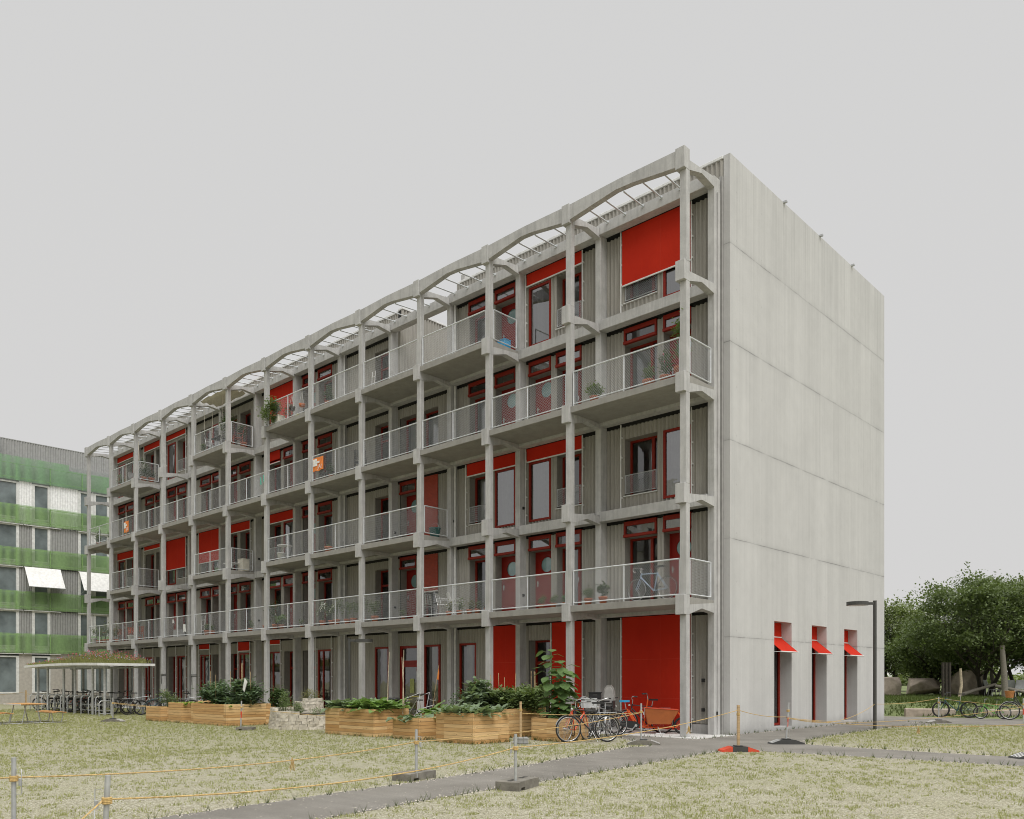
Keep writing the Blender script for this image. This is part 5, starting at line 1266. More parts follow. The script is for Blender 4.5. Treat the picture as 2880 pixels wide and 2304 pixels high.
tree(PX(2580, 72, .6), 5.4, 2.8, 8000, 5, M['tleaf2'], 'pale multi stemmed shrub tree in the middle distance', 4, cb=.3)
tree(PX(2985, 47, .6), 7.6, 3.5, 12000, 6, M['tleaf2'], 'mid green tree just outside the right edge', 3)
tree(PX(2800, 68, .6), 7.4, 3.6, 9000, 7, M['tleaf'], 'farther tree filling the gap behind the big round one', 3, cb=.26, leaf=.2)
def opposite_house():
    o = empty('opposite_house', (-14, -56, 0), 0, 'white rendered apartment house across the lawn, mirrored in the window panes', 'apartment building'); m = MB().box(-34, 34, -12, 0, 0, 23.5); m.build('wall', M['awnw'], o)
    for k in range(7):
        for j in range(14):
            x = -32+j*4.8; w = MB().box(x, x+1.5, .0, .04, .8+k*3.2, 2.7+k*3.2).build('window', M['anthr'], o)
        for j in range(7):
            x = -30+j*9.6; MB().box(x, x+3.4, .05, 1.4, .3+k*3.2, .45+k*3.2).box(x, x+3.4, 1.36, 1.4, .46+k*3.2, 1.4+k*3.2).build('balcony', M['greyp'], o)
opposite_house()
for j, x in enumerate((-34, -22, -9, 2, 13)):
    t_ = tree((x, -46, 0), 9+j % 3, 4.2, 3500, 40+j, M['tleaf'], 'park tree across the lawn behind the camera, %s from the west' % ORD[j], 1, leaf=.4, group='trees mirrored in the ground floor panes')
def farwood():
    r = random.Random(77); pts = []
    for _ in range(5600):
        t = r.random(); p = PX(2380+620*t+r.uniform(-10, 10), r.uniform(150, 175)); pts.append((p[0], p[1], .6+abs(r.gauss(0, 1))*1.9*(.7+.4*math.sin(t*23))))
    o = leafclump(pts, 1.3, rng=r, aspect=.8).build('far_hedge', M['tleaf2']); tag(o, 'far line of bushes across the meadow', 'hedge', None, 'stuff')
farwood()
db = empty('distant_building', PX(2600, 190), R(43), 'pale distant office block behind the trees', 'building')
mb = MB().box(-17, 17, 0, 15, 0, 17.8); mb.build('wall', M['awnw'], db)
for z in (3.5, 7.3, 11.1, 14.6): MB().box(-16.5, 16.5, -.05, .0, z, z+1.4).build('window_band', M['gcorr'], db)
def rock(loc, sx_, sy_, sz_, seed, label, mat='boulder'):
    import bmesh
    r = random.Random(seed); bm = bmesh.new()
    for _ in range(26):
        v = Vector((r.uniform(-1, 1), r.uniform(-1, 1), r.uniform(-1, 1))); v = v/max(abs(v.x), abs(v.y), abs(v.z))*r.uniform(.82, 1); bm.verts.new((v.x*sx_, v.y*sy_, max(-.1, (v.z*.5+.5)*sz_)))
    h = bmesh.ops.convex_hull(bm, input=bm.verts); bmesh.ops.delete(bm, geom=list(set(h['geom_interior']+h['geom_unused'])), context='VERTS') if h['geom_interior'] or h['geom_unused'] else None
    bmesh.ops.bevel(bm, geom=list(bm.edges), offset=.03, segments=1, affect='EDGES')
    me = bpy.data.meshes.new('boulder'); bm.to_mesh(me); bm.free(); me.materials.append(M[mat]); o = bpy.data.objects.new('boulder', me); COL.objects.link(o); o.location = loc; o.rotation_euler = (0, 0, r.uniform(0, 3)); tag(o, label, 'boulder', 'boulders in the park'); return o
rock(PX(2496, 50, .55), .75, .6, 1.25, 4, 'upright boulder half hidden by the end wall'); rock(PX(2585, 55, .55), 1.6, 1.1, 1.25, 8, 'flat topped wide boulder on the grass bank'); rock(PX(2716, 53, .55), 1.25, .9, 1.7, 12, 'big reddish boulder beside the tree trunks')
def kerb(px0, px1, zc, z0, h, label):
    a, b = Vector(PX(px0, zc, 0)), Vector(PX(px1, zc-.6, 0)); L_ = (b-a).length; o = empty('granite_kerb', tuple((a+b)/2+Vector((0, 0, z0))), math.atan2(b.y-a.y, b.x-a.x), label, 'kerb stone', 'long stone blocks by the road')
    MB().bbox(-L_/2, L_/2, -.18, .18, -.15, h, .035).build('block', M['boulder'], o)
kerb(2544, 2686, 36.0, .02, .33, 'long grey stone block behind the mountain bicycle'); kerb(2770, 2895, 34.6, .02, .33, 'long grey stone block behind the green child bicycle')
kerb(2490, 2660, 42, .38, .22, 'upper stone edge on the bank left of the bicycles'); kerb(2735, 2900, 40, .32, .28, 'upper stone edge on the bank right of the mountain bicycle')
def log(pts, r, label, mat='grewood'): tag(MB().tube(pts, r, 8, r2=r*.7).build('log', M[mat]), label, 'log', 'driftwood logs of the playground')
pz = lambda px, zc, z: Vector(PX(px, zc, z))
log([pz(2827, 44, .4), pz(2824, 44, 2.0), pz(2818, 44, 3.4)], .17, 'upright weathered trunk at the right of the playground'); log([pz(2702, 46, .75), pz(2740, 46, 1.0), pz(2800, 46, 1.35)], .11, 'slanting grey log leaning from left to right')
log([pz(2800, 45, 1.25), pz(2880, 44, .95), pz(2930, 44, .9)], .10, 'grey log lying towards the right edge'); log([pz(2697, 45, .5), pz(2704, 45, 1.3), pz(2701, 45, 2.2)], .09, 'pale bent upright branch before the reddish boulder', 'birch')
log([pz(2672, 58, 1.45), pz(2705, 58, 1.45)], .13, 'short grey beam resting between two posts')
for j, px in enumerate((2652, 2661, 2671)): tag(MB().tube([PX(px, 44, .3), PX(px, 44, 2.5)], .07, 8).build('wooden_post', M['bark']), 'dark thin trunk like post in the park, %s of three from the left' % ORD[j], 'post', 'dark posts in the park')
def ptable(loc, rz, label):
    o = empty('park_table', loc, rz, label, 'table'); MB().box(-1.1, 1.1, -.4, .4, .72, .77).build('tabletop', M['bark'], o)
    for y in (-.65, .65): MB().box(-1.1, 1.1, y-.13, y+.13, .42, .46).build('bench', M['bark'], o)
    for x in (-.8, .8): MB().tube([(x, -.6, 0), (x, .2, .75)], .04, 5).tube([(x, .6, 0), (x, -.2, .75)], .04, 5).build('leg', M['bark'], o)
ptable(PX(2622, 62, .55), R(43), 'dark wooden picnic table far off between the trees')
def pchair(loc, rz, label):
    o = empty('metal_chair', loc, rz, label, 'chair', 'pale metal chairs in the park'); f = MB()
    for y in (-.3, .3): f.tube([(.3, y, 0), (.25, y, .45), (-.25, y, .42), (-.38, y, 1.0)], .02, 6).tube([(-.25, y, .42), (-.32, y, 0)], .02, 6)
    f.build('frame', M['galv'], o); MB().prism([(.25, .44), (-.25, .41), (-.25, .43), (.25, .46)], 'y', -.3, .3).build('seat', M['cgrey'], o); MB().prism([(-.26, .5), (-.37, .98), (-.35, .98), (-.24, .5)], 'y', -.3, .3).build('backrest', M['cgrey'], o)
for j, (px, zc, a) in enumerate(((2790, 47, 30), (2806, 46, 200), (2845, 46, 80), (2862, 45, 250), (2880, 46, 120))): pchair(PX(px, zc, .6), R(a), 'pale metal chair between the playground logs, %s from the left' % ORD[j])

# ------------------------------------------------------------------ things on the balconies
LV = {1: 'first floor', 2: 'second floor', 3: 'third floor', 4: 'top floor'}
def bx(i, t): return C[i+1]+.05+(C[i]-CW-.1-C[i+1])*t        # t=0 left .. 1 right inside bay i
def where(k, i): return '%s, bay %d from right' % (LV[k], i)
def potplant(k, i, t, y, h, size, n, mat, text, pot=.14, flowers=None, seed=0, spread=.8):
    loc = (bx(i, t), y, FL(k)); o = empty('potted_plant', loc, 0, '%s, %s' % (text, where(k, i)), 'potted plant', 'potted plants on the balconies'); r = random.Random(seed+i*10+k)
    if pot: MB().lathe([(0, 0), (pot*.72, 0), (pot, pot*1.35), (pot*1.1, pot*1.4), (pot*1.1, pot*1.7), (pot*.95, pot*1.7), (pot*.9, pot*1.5), (0, pot*1.5)], 14).build('pot', M['terra'], o)
    z0 = pot*1.5; pts = cloud(int(n*1.4), 0, 0, z0+h*.5, h*.34*spread+.06, h*.30*spread+.05, h*.5, r, 8); leafclump(pts, size*1.35, rng=r).build('leaves', M[mat], o)
    st = MB()
    for _ in range(7): p = r.choice(pts); st.tube([(0, 0, z0*.9), (p[0]*.5, p[1]*.5, z0+h*.4), p], .006, 4, caps=False)
    st.build('stems', M['leaf'], o)
    if flowers:
        f = MB(); m_, c_, s_ = flowers
        for _ in range(c_):
            p = r.choice(pts)
            for a in range(4): t_ = a*1.57; f.add([(p[0], p[1]-.02, p[2]), (p[0]+s_*math.cos(t_), p[1]-.03, p[2]+s_*math.sin(t_)), (p[0]+s_*math.cos(t_+1.4), p[1]-.03, p[2]+s_*math.sin(t_+1.4))], [(0, 1, 2)])
        f.build('flowers', M[m_], o)
    return o
potplant(3, 1, .97, .35, 1.55, .08, 420, 'leaf2', 'tall thin olive like shrub at the corner column', .2, spread=.45); potplant(3, 1, .66, .45, .45, .07, 220, 'leaf2', 'low bushy plant in a wide terracotta pot', .17)
potplant(3, 1, .82, .4, .7, .07, 240, 'leaf', 'plant with pink tips in a terracotta pot', .15, ('pink', 6, .03)); potplant(3, 1, .16, .3, .40, .07, 350, 'leaf2', 'wide green plant at the left end', .13, spread=2.0)
potplant(1, 1, .1, .3, .35, .08, 160, 'leaf2', 'small plant in a terracotta bowl at the left end', .12); potplant(1, 1, .24, .35, .42, .1, 120, 'leaf', 'spiky plant in a terracotta bowl', .13)
for j, t in enumerate((.62, .78, .93)): potplant(1, 2, t, .3, .30, .06, 160, 'leaf2', '%s small green plant along the railing' % ORD[j], .09)
for j, (t, h) in enumerate(((.35, .45), (.52, .6), (.68, .4), (.8, .35), (.95, .3))): potplant(1, 3, t, .3, h, .06, 110, ('dry', 'leaf2')[j % 2], '%s dry plant in the pot row from left' % ORD[j], .10)
potplant(1, 4, .10, .35, .75, .06, 300, 'leaf2', 'bushy upright plant at the left end', .14); potplant(1, 4, .62, .4, .35, .05, 90, 'leaf2', 'small silvery plant in the middle', .08)
for j, (t, h, fl) in enumerate(((.1, .9, ('wpetal', 26, .04)), (.26, .75, ('wpetal', 14, .035)), (.42, 1.0, None), (.60, .8, None), (.78, .75, None), (.92, .9, None))): potplant(1, 5, t, .32+.1*(j % 2), h, .05, 330, 'leaf2', '%s leafy hedge plant from the left' % ORD[j], .13, fl)
potplant(1, 6, .06, .3, 1.15, .07, 380, 'leaf', 'climbing plant rising at the left column', .14, ('wpetal', 3, .04), spread=.6); potplant(1, 6, .22, .3, .45, .09, 340, 'chard', 'spreading light green plant', .12, spread=1.6); potplant(1, 6, .72, .3, .28, .05, 90, 'leaf2', 'tiny plant at the right', .07)
potplant(1, 7, .9, .3, 1.1, .07, 330, 'leaf', 'climbing plant at the right column', .13, spread=.5); potplant(1, 7, .42, .4, .4, .05, 160, 'leaf2', 'small plant before the door', .1)
potplant(1, 8, .22, .35, .35, .07, 200, 'leaf2', 'plant in a terracotta tray', .14); potplant(1, 8, .40, .35, .3, .06, 160, 'leaf2', 'second plant beside the tray', .12)
potplant(1, 11, .75, .6, 1.35, .07, 420, 'leaf', 'clipped ball tree on a stem', .14, spread=.5); potplant(1, 11, .03, .3, 1.3, .06, 260, 'dry', 'creeper on the left column', .1, spread=.4)
for j, (t, h) in enumerate(((.12, 1.0), (.35, .7), (.55, 1.2), (.75, .8), (.9, .6))): potplant(1, 12, t, .35, h, .07, 260, 'leaf2', '%s plant of the dense garden from left' % ORD[j], .13)
potplant(3, 12, .18, .4, .85, .08, 300, 'leaf2', 'leafy plant at the left', .13); potplant(3, 12, .75, .4, .5, .07, 200, 'leaf2', 'low plants at the right', .12); potplant(3, 11, .3, .35, .35, .06, 160, 'leaf2', 'small plant by the left railing', .1)
potplant(3, 5, .30, .3, .55, .05, 260, 'leaf', 'ivy like plant below the orange banner', .1); potplant(2, 5, .2, .4, .12, .05, 60, 'leaf2', 'nearly empty terracotta pot', .16); potplant(4, 5, .22, .35, .7, .06, 380, 'leaf', 'dark shrub in the left corner', .14)
potplant(4, 6, .10, -.05, 1.15, .075, 1500, 'leaf2', 'big round bush bulging over the left railing end', .0, spread=1.25); potplant(4, 6, .35, .4, .75, .06, 360, 'leaf', 'loose shrub behind the white box', .12)
potplant(4, 8, .10, .4, .5, .07, 180, 'leaf2', 'small plant at the left column', .12); potplant(4, 8, .88, .4, 1.5, .07, 520, 'leaf', 'tall white rose bush at the right column', .16, ('wpetal', 5, .05)); potplant(4, 8, .97, 1.0, 1.0, .07, 380, 'leaf', 'dark plant behind the side railing', .16)
potplant(4, 11, .12, .4, .7, .08, 200, 'leaf2', 'fern like plant at the left', .13); potplant(4, 11, .98, .6, 1.2, .07, 420, 'leaf', 'tall plant behind the side railing', .15); potplant(4, 11, .96, 1.05, .6, .08, 200, 'leaf', 'dark plant in a big terracotta pot', .17)
def chair(k, i, t, y, rz, mat, text, h=.85, name='balcony_chair'):
    o = empty(name, (bx(i, t), y, FL(k)), rz, '%s, %s' % (text, where(k, i)), 'chair', 'chairs on the balconies'); f = MB()
    for s in (-.22, .22): f.tube([(.22, s, 0), (.20, s, .44), (-.20, s, .43), (-.30, s, h)], .012, 6).tube([(-.2, s, .43), (-.26, s, 0)], .012, 6).tube([(.2, s, .44), (.17, s, .64), (-.24, s, .64)], .01, 6)
    f.tube([(-.30, -.22, h), (-.30, .22, h)], .012, 6); f.build('frame', M[mat], o)
    s = MB()
    for q in range(6): s.box(-.2+q*.07, -.15+q*.07, -.21, .21, .44, .452)
    s.build('seat', M[mat], o); b = MB()
    for q in range(5): y0 = -.2+q*.085; b.prism([(-.215, .5), (-.295, h-.02), (-.285, h-.02), (-.205, .5)], 'y', y0, y0+.05)
    b.build('backrest', M[mat], o); return o
chair(4, 8, .25, .6, R(20), 'chrome', 'pale wire chair left of the dark table'); chair(4, 8, .70, .55, R(160), 'chrome', 'tubular armchair right of the dark table'); chair(4, 8, .93, .75, R(250), 'redch', 'orange slatted deck chair seen through the side railing', .95)
chair(1, 11, .45, .7, R(-10), 'redch', 'red folding chair left of the bucket'); chair(1, 11, .68, .7, R(170), 'redch', 'red folding chair right beside the ball tree'); chair(1, 4, .95, .7, R(120), 'chrome', 'white wire chair by the right column'); chair(1, 3, .18, .6, R(30), 'chrome', 'left one of two round wire chairs'); chair(1, 3, .33, .7, R(60), 'white', 'white chair before the slatted shutter')
chair(4, 11, .45, .8, R(20), 'greyp', 'grey padded chair left of the umbrella'); chair(4, 11, .7, .7, R(200), 'greyp', 'grey padded chair right of the umbrella'); chair(1, 12, .6, .9, R(180), 'redch', 'red folding chair among the plants'); chair(3, 5, .80, .6, R(140), 'black', 'black reclining chair at the right')
def table(k, i, t, y, mat, text, w=.35, h=.72, rnd_=False):
    o = empty('balcony_table', (bx(i, t), y, FL(k)), 0, '%s, %s' % (text, where(k, i)), 'table', 'tables on the balconies')
    if rnd_: MB().tube([(0, 0, h-.03), (0, 0, h)], w, 24).build('tabletop', M[mat], o)
    else: MB().bbox(-w*1.4, w*1.4, -w, w, h-.03, h, .006).build('tabletop', M[mat], o)
    for sx_ in (-1, 1):
        for sy_ in (-1, 1): MB().tube([(sx_*w*.8, sy_*w*.6, 0), (sx_*w*.6, sy_*w*.5, h-.03)], .012, 6).build('leg', M['galv'], o)
table(4, 8, .48, .7, 'black', 'dark table between the wire chairs'); table(2, 6, .2, .5, 'whitep', 'white round table at the left railing', .33, .72, True); table(1, 12, .3, .9, 'redch', 'red slatted table among the plants'); table(3, 5, .2, .45, 'bark', 'dark low bench under the orange banner', .26, .32); table(2, 8, .85, .6, 'whitep', 'low white stool beside the pallet', .25, .42)
def bucket(k, i, t, y, r, h, mat, text):
    o = empty('bucket', (bx(i, t), y, FL(k)), 0, '%s, %s' % (text, where(k, i)), 'bucket'); MB().lathe([(0, 0), (r*.8, 0), (r, h), (r*1.06, h), (r*1.06, h+.02), (r*.94, h+.02), (r*.9, h*.8), (0, h*.8)], 18).build('tub', M[mat], o)
    MB().ring((0, 0, h), 'y', r, .005, 20, 4).build('handle', M['galv'], o)
bucket(2, 4, 1.02, .85, .21, .32, 'tealp', 'dark teal bucket behind the side railing'); bucket(1, 11, .72, .3, .24, .3, 'whitep', 'pale grey washing up tub'); bucket(2, 6, .22, .28, .17, .34, 'whitep', 'white and blue drum under the round table'); bucket(1, 12, .12, .2, .14, .32, 'whitep', 'white bucket at the left end'); bucket(3, 11, .92, .4, .12, .3, 'whitep', 'white canister by the right column')
bicycle((bx(1, .70), .38, FL(1)), R(182), 'blue and white racing bicycle on the first floor corner balcony', 'bluef' if 'bluef' in M else 'teal', 'racing', .96, 'bicycles on the balconies')
def banner(k, i, t0, w, h, zt, label, rows=True):
    x0 = bx(i, t0); o = empty('banner', (x0, .02, FL(k)+zt), 0, label, 'banner', 'orange campaign banners'); m = MB(); n = 10; vs = []
    for a in range(n+1):
        for b in range(2): vs.append((w*a/n, .012*math.sin(a*1.3), -h*b+.015*math.sin(a*.9)*(b)))
    m.add(vs, [(2*a, 2*a+1, 2*a+3, 2*a+2) for a in range(n)], 0, True).add([(v[0], v[1]+.004, v[2]) for v in vs], [(2*a+2, 2*a+3, 2*a+1, 2*a) for a in range(n)], 0, True); m.build('cloth', M['orangef'], o)
    def txt(s, x, z, size, nm):
        cu = bpy.data.curves.new(nm, 'FONT'); cu.body = s; cu.size = size; cu.extrude = .0015; tmp = bpy.data.objects.new(nm, cu); COL.objects.link(tmp)
        bpy.context.view_layer.update(); me = bpy.data.meshes.new_from_object(tmp.evaluated_get(bpy.context.evaluated_depsgraph_get())); bpy.data.objects.remove(tmp)
        me.materials.clear(); me.materials.append(M['wpetal']); q = bpy.data.objects.new(nm, me); COL.objects.link(q); q.parent = o; q.location = (x, -.017, z); q.rotation_euler = (R(90), 0, 0); return q
    txt('JA!', w*.50, -h*.86, h*.44, 'lettering')
    m = MB().box(w*.06, w*.42, -.019, -.016, -h*.28, -h*.10).box(w*.06, w*.68, -.019, -.016, -h*.44, -h*.29).box(w*.06, w*.46, -.019, -.016, -h*.62, -h*.45); m.build('white_text_block', M['wpetal'], o)
    return o
banner(3, 5, .02, .74, .55, .93, 'orange banner reading JA! tied to a third floor railing, bay 5 from the right'); bb_ = banner(3, 11, .58, .62, .62, .80, 'orange placard reading JA! on a stick, third floor near the left end')
MB().box(.28, .31, .02, .04, -.80, 0.05).build('stick', M['stake'], bb_)
def cloth(k, i, t, zt, w, h, mat, text):
    x = bx(i, t); m = MB(); n = 6; vs = []
    for a in range(n+1): vs += [(x+w*a/n, .07+.02*math.sin(a*2), FL(k)+zt), (x+w*a/n+.01, .07+.03*math.sin(a*2+1), FL(k)+zt-h*(1-.15*(a % 2)))]
    m.add(vs, [(2*a, 2*a+1, 2*a+3, 2*a+2) for a in range(n)], 0, True); tag(m.build('laundry', M[mat]), '%s, %s' % (text, where(k, i)), 'laundry', 'laundry on the balconies')
cloth(3, 7, .80, .80, .12, .45, 'alu', 'grey blue cloth strip, leftmost of the hanging laundry'); cloth(3, 7, .87, .88, .12, .35, 'mint', 'mint towel in the middle of the hanging laundry'); cloth(3, 7, .95, .95, .14, .32, 'mint', 'mint towel nearest the column')
cloth(1, 9, .30, .92, .16, .2, 'wpetal', 'small white napkin'); cloth(1, 9, .68, .62, .30, .42, 'wpetal', 'white shirt on the clothes horse')
def box(k, i, t, y, w, d, h, mat, text, cat='box', name='storage_box'):
    o = empty(name, (bx(i, t), y, FL(k)), 0, '%s, %s' % (text, where(k, i)), cat); MB().bbox(-w/2, w/2, -d/2, d/2, .02, h-.03, .012).build('body', M[mat], o); MB().bbox(-w/2-.012, w/2+.012, -d/2-.012, d/2+.012, h-.029, h, .006).build('lid', M[mat], o)
box(4, 6, .14, .28, .62, .34, .42, 'cream', 'white planter box under the round bush', 'planter box'); box(1, 9, .25, .5, .5, .4, .42, 'greyp', 'grey basket under the white napkin', 'basket'); box(1, 2, .93, .45, .30, .2, .36, 'gbag', 'bright green bag at the right end', 'bag'); box(4, 3, 1.0, .95, .35, .3, .30, 'blue', 'blue bag behind the side railing', 'bag'); box(2, 8, .98, 1.0, .5, .35, .62, 'cream', 'cream cushion on a pallet by the side railing', 'cushion'); box(4, 6, .63, .3, .2, .14, .2, 'yellow', 'yellow watering can beside the hanging bowls', 'watering can')
def ladder(k, i, t, h, mat, text, w=.34):
    o = empty('ladder_shelf', (bx(i, t), .35, FL(k)), 0, '%s, %s' % (text, where(k, i)), 'shelf', 'light ladders and racks on the balconies'); m = MB()
    for s in (-w/2, w/2): m.tube([(s, 0, 0), (s, .05, h)], .014, 6)
    for q in range(1, int(h/.26)+1): m.tube([(-w/2, .01*q, q*.26), (w/2, .01*q, q*.26)], .012, 6)
    m.build('frame', M[mat], o)
ladder(1, 9, .90, 1.15, 'whitep', 'white shelf ladder at the right'); ladder(4, 4, .06, .75, 'whitep', 'small white clothes rack at the left end', .18); ladder(1, 8, .08, 1.0, 'whitep', 'white shelf at the left end')
def hanging(k, i, t, z, text, mat='terra'):
    o = empty('hanging_pot', (bx(i, t), .15, FL(k)+z), 0, '%s, %s' % (text, where(k, i)), 'hanging pot', 'hanging pots on the balconies'); MB().lathe([(0, 0), (.10, 0), (.14, .13), (.13, .13), (.09, .02)], 16).build('pot', M[mat], o)
    m = MB()
    for a in range(3): m.tube([(.13*math.cos(a*2.1), .13*math.sin(a*2.1), .12), (0, 0, .62)], .005, 4)
    m.build('cord', M['whitep'], o)
hanging(4, 6, .80, .35, 'terracotta pot hanging from a white cord'); hanging(4, 6, .56, .38, 'dark wide bowl hanging at the railing', 'bark')
hanging(4, 11, 1.0, .82, 'green flower trough high on the side railing', 'tealp')
# folded umbrella, sun sail, cords
o = empty('folded_umbrella', (bx(11, .62), .7, FL(4)), 0, 'tall folded cream sun umbrella on the top floor near the left end', 'sun umbrella'); MB().tube([(0, 0, 0), (.05, 0, 1.0)], .02, 8).build('pole', M['galv'], o); MB().tube([(.05, 0, .95), (.10, 0, 1.5), (.16, 0, 2.5)], [.13, .11, .02], 10).build('canopy', M['cream'], o)
def sail():
    b = NB[5]+.28; x0, x1 = C[9]+.2, C[8]-.35; m = MB(); n = 10; vs = []
    for a in range(n+1):
        for c_ in range(7): x = x0+(x1-x0)*a/n; vs.append((x, .25+1.05*c_/6, b-.02-.09*abs(math.sin(c_*math.pi/2.0))-.03*math.sin(a*1.9)))
    m.add(vs, [(a*7+c_, a*7+c_+1, (a+1)*7+c_+1, (a+1)*7+c_) for a in range(n) for c_ in range(6)], 0, True); tag(m.build('sun_sail', M['cream']), 'beige sun sail folded over the pergola rods, bay 8 of the top floor', 'sun sail')
sail()
for j, t in enumerate((.15, .35, .62, .8)): tag(MB().tube([(bx(8, t), .3+.1*j, NB[5]+.25), (bx(8, t)+.05, .32+.1*j, FL(4)+1.0)], .008, 4).build('cord', M['cream']), 'cord hanging from the sun sail, %s from the left' % ORD[j], 'cord', 'cords below the sun sail')
# house number, letter boxes, sensors at the entrance
def entrance_bits():
    x0, x1 = -12.95, -12.78
    MB().bbox(x0, x1, 1.70, 1.79, .1, 2.92, .004).build('entrance_side_panel', M['door'], B)
    pl = MB().bbox(x0-.06, x1-.01, 1.685, 1.698, 1.78, 1.97, .004).build('house_number_plate', M['bluep'], B)
    cu = bpy.data.curves.new('number', 'FONT'); cu.body = '32'; cu.size = .19; cu.extrude = .001; tmp = bpy.data.objects.new('n', cu); COL.objects.link(tmp); bpy.context.view_layer.update()
    me = bpy.data.meshes.new_from_object(tmp.evaluated_get(bpy.context.evaluated_depsgraph_get())); bpy.data.objects.remove(tmp); me.materials.clear(); me.materials.append(M['wpetal'])
    q = bpy.data.objects.new('house_number', me); COL.objects.link(q); q.parent = pl; q.location = (x0-.05, 1.682, 1.81); q.rotation_euler = (R(90), 0, 0); KIDS.setdefault(pl.name, []).append(q)
    m = MB()
    for z in range(10): m.box(x0+.02, x1-.06, 1.694, 1.699, .72+z*.045, .735+z*.045)
    m.build('bell_buttons', M['anthr'], B)
entrance_bits()
for (i, z) in ((9, 1.75), (10, 1.8)):
    m = MB(); c = C[i+0]
    for j in range(2): m.prism([(c-CW-.012, -.012), (c+.012, -.012), (c+.012, .182), (c-CW-.012, .182)], 'z', z+j*.07, z+.028+j*.07)
    m.tube([(c-.1, -.03, z), (c-.09, -.02, z-.42)], .012, 5); tag(m.build('strap', M['black']), 'black strap tied round a ground floor column, %s' % ('nearer' if i == 9 else 'farther'), 'strap', 'straps round the columns')
def flagpole():
    o = empty('flag_stick', (-8.7, -1.2, 0), 0, 'thin pole with an orange pennant leaning beside the downpipe', 'flag'); MB().tube([(-.2, 0, .6), (.12, 0, 2.05)], .009, 6).build('pole', M['stake'], o); MB().add([(.10, .0, 2.0), (.02, .0, 1.6), (.10, .0, 1.55), (.14, 0, 1.8)], [(0, 1, 2, 3), ]).build('pennant', M['orangef'], o)
flagpole()
def stroller():
    o = empty('child_trailer', (-2.9, -1.35, 0), R(30), 'orange and black bicycle trailer behind the planter with tomatoes', 'bicycle trailer'); prof = [(-.45, .25), (-.5, .55), (-.2, .98), (.25, .95), (.5, .5), (.45, .25)]
    MB().prism(prof, 'y', -.3, .3).build('cabin', M['black'], o)
    m = MB()
    for y in (-.31, .28): m.prism([(-.5, .55), (-.2, .98), (.25, .95), (.5, .5), (.42, .5), (.22, .88), (-.17, .9), (-.42, .55)], 'y', y, y+.03)
    m.build('frame_cover', M['orange'], o)
    for y in (-.38, .38):
        w = MB().ring((0, y, .25), 'y', .23, .02, 24, 6).build('wheel', M['tyre'], o)
stroller()
# loose things on the ground by the shelter end and the ground floor
def bin_(loc, label): o = empty('chair_stack', loc, R(30), label, 'chair'); MB().bbox(-.25, .25, -.25, .25, .42, .47, .01).build('seat', M['poppy'], o); MB().bbox(-.25, -.2, -.25, .25, .5, .95, .01).build('backrest', M['black'], o); [MB().tube([(a, b, 0), (a, b, .42)], .015, 6).build('leg', M['black'], o) for a in (-.22, .22) for b in (-.22, .22)]
bin_((-22.6, -1.6, .02), 'black chair with a red seat left of the small planter')
o = empty('rain_barrel', (-21.4, -2.8, 0), 0, 'wooden half barrel behind the small planter', 'barrel'); MB().lathe([(0, 0), (.28, 0), (.34, .3), (.3, .7), (.28, .7), (.27, .6), (0, .6)], 18).build('staves', M['larch'], o); MB().ring((0, 0, .2), 'z', .325, .012, 20, 5).ring((0, 0, .55), 'z', .318, .012, 20, 5).build('hoop', M['dgalv'], o)
o = empty('striped_lounger', (-9.2, -1.9, .0), R(20), 'yellow and black striped folding lounger behind the cabbages', 'lounger')
for a in range(7): MB().prism([(-.6+a*.15, .75+.05*a), (-.47+a*.15, .75+.05*(a+1)), (-.47+a*.15, .77+.05*(a+1)), (-.6+a*.15, .77+.05*a)], 'y', -.28, .28).build('fabric_stripe', M['yellow' if a % 2 else 'black'], o)
MB().tube([(-.7, -.3, .72), (.55, -.3, 1.15), (.3, -.3, 0)], .014, 6).tube([(-.7, .3, .72), (.55, .3, 1.15), (.3, .3, 0)], .014, 6).tube([(-.5, -.3, 0), (.1, -.3, .95)], .014, 6).tube([(-.5, .3, 0), (.1, .3, .95)], .014, 6).build('frame', M['galv'], o)
o = empty('white_jug', (-9.95, -2.0, 0), 0, 'white plastic container with a black top behind the cabbages', 'container'); MB().prism([(-.2, 0), (.2, 0), (.14, .85), (-.10, .85)], 'y', -.15, .15).build('body', M['whitep'], o); MB().bbox(-.16, .24, -.13, .13, .86, .98, .04).build('top', M['black'], o)

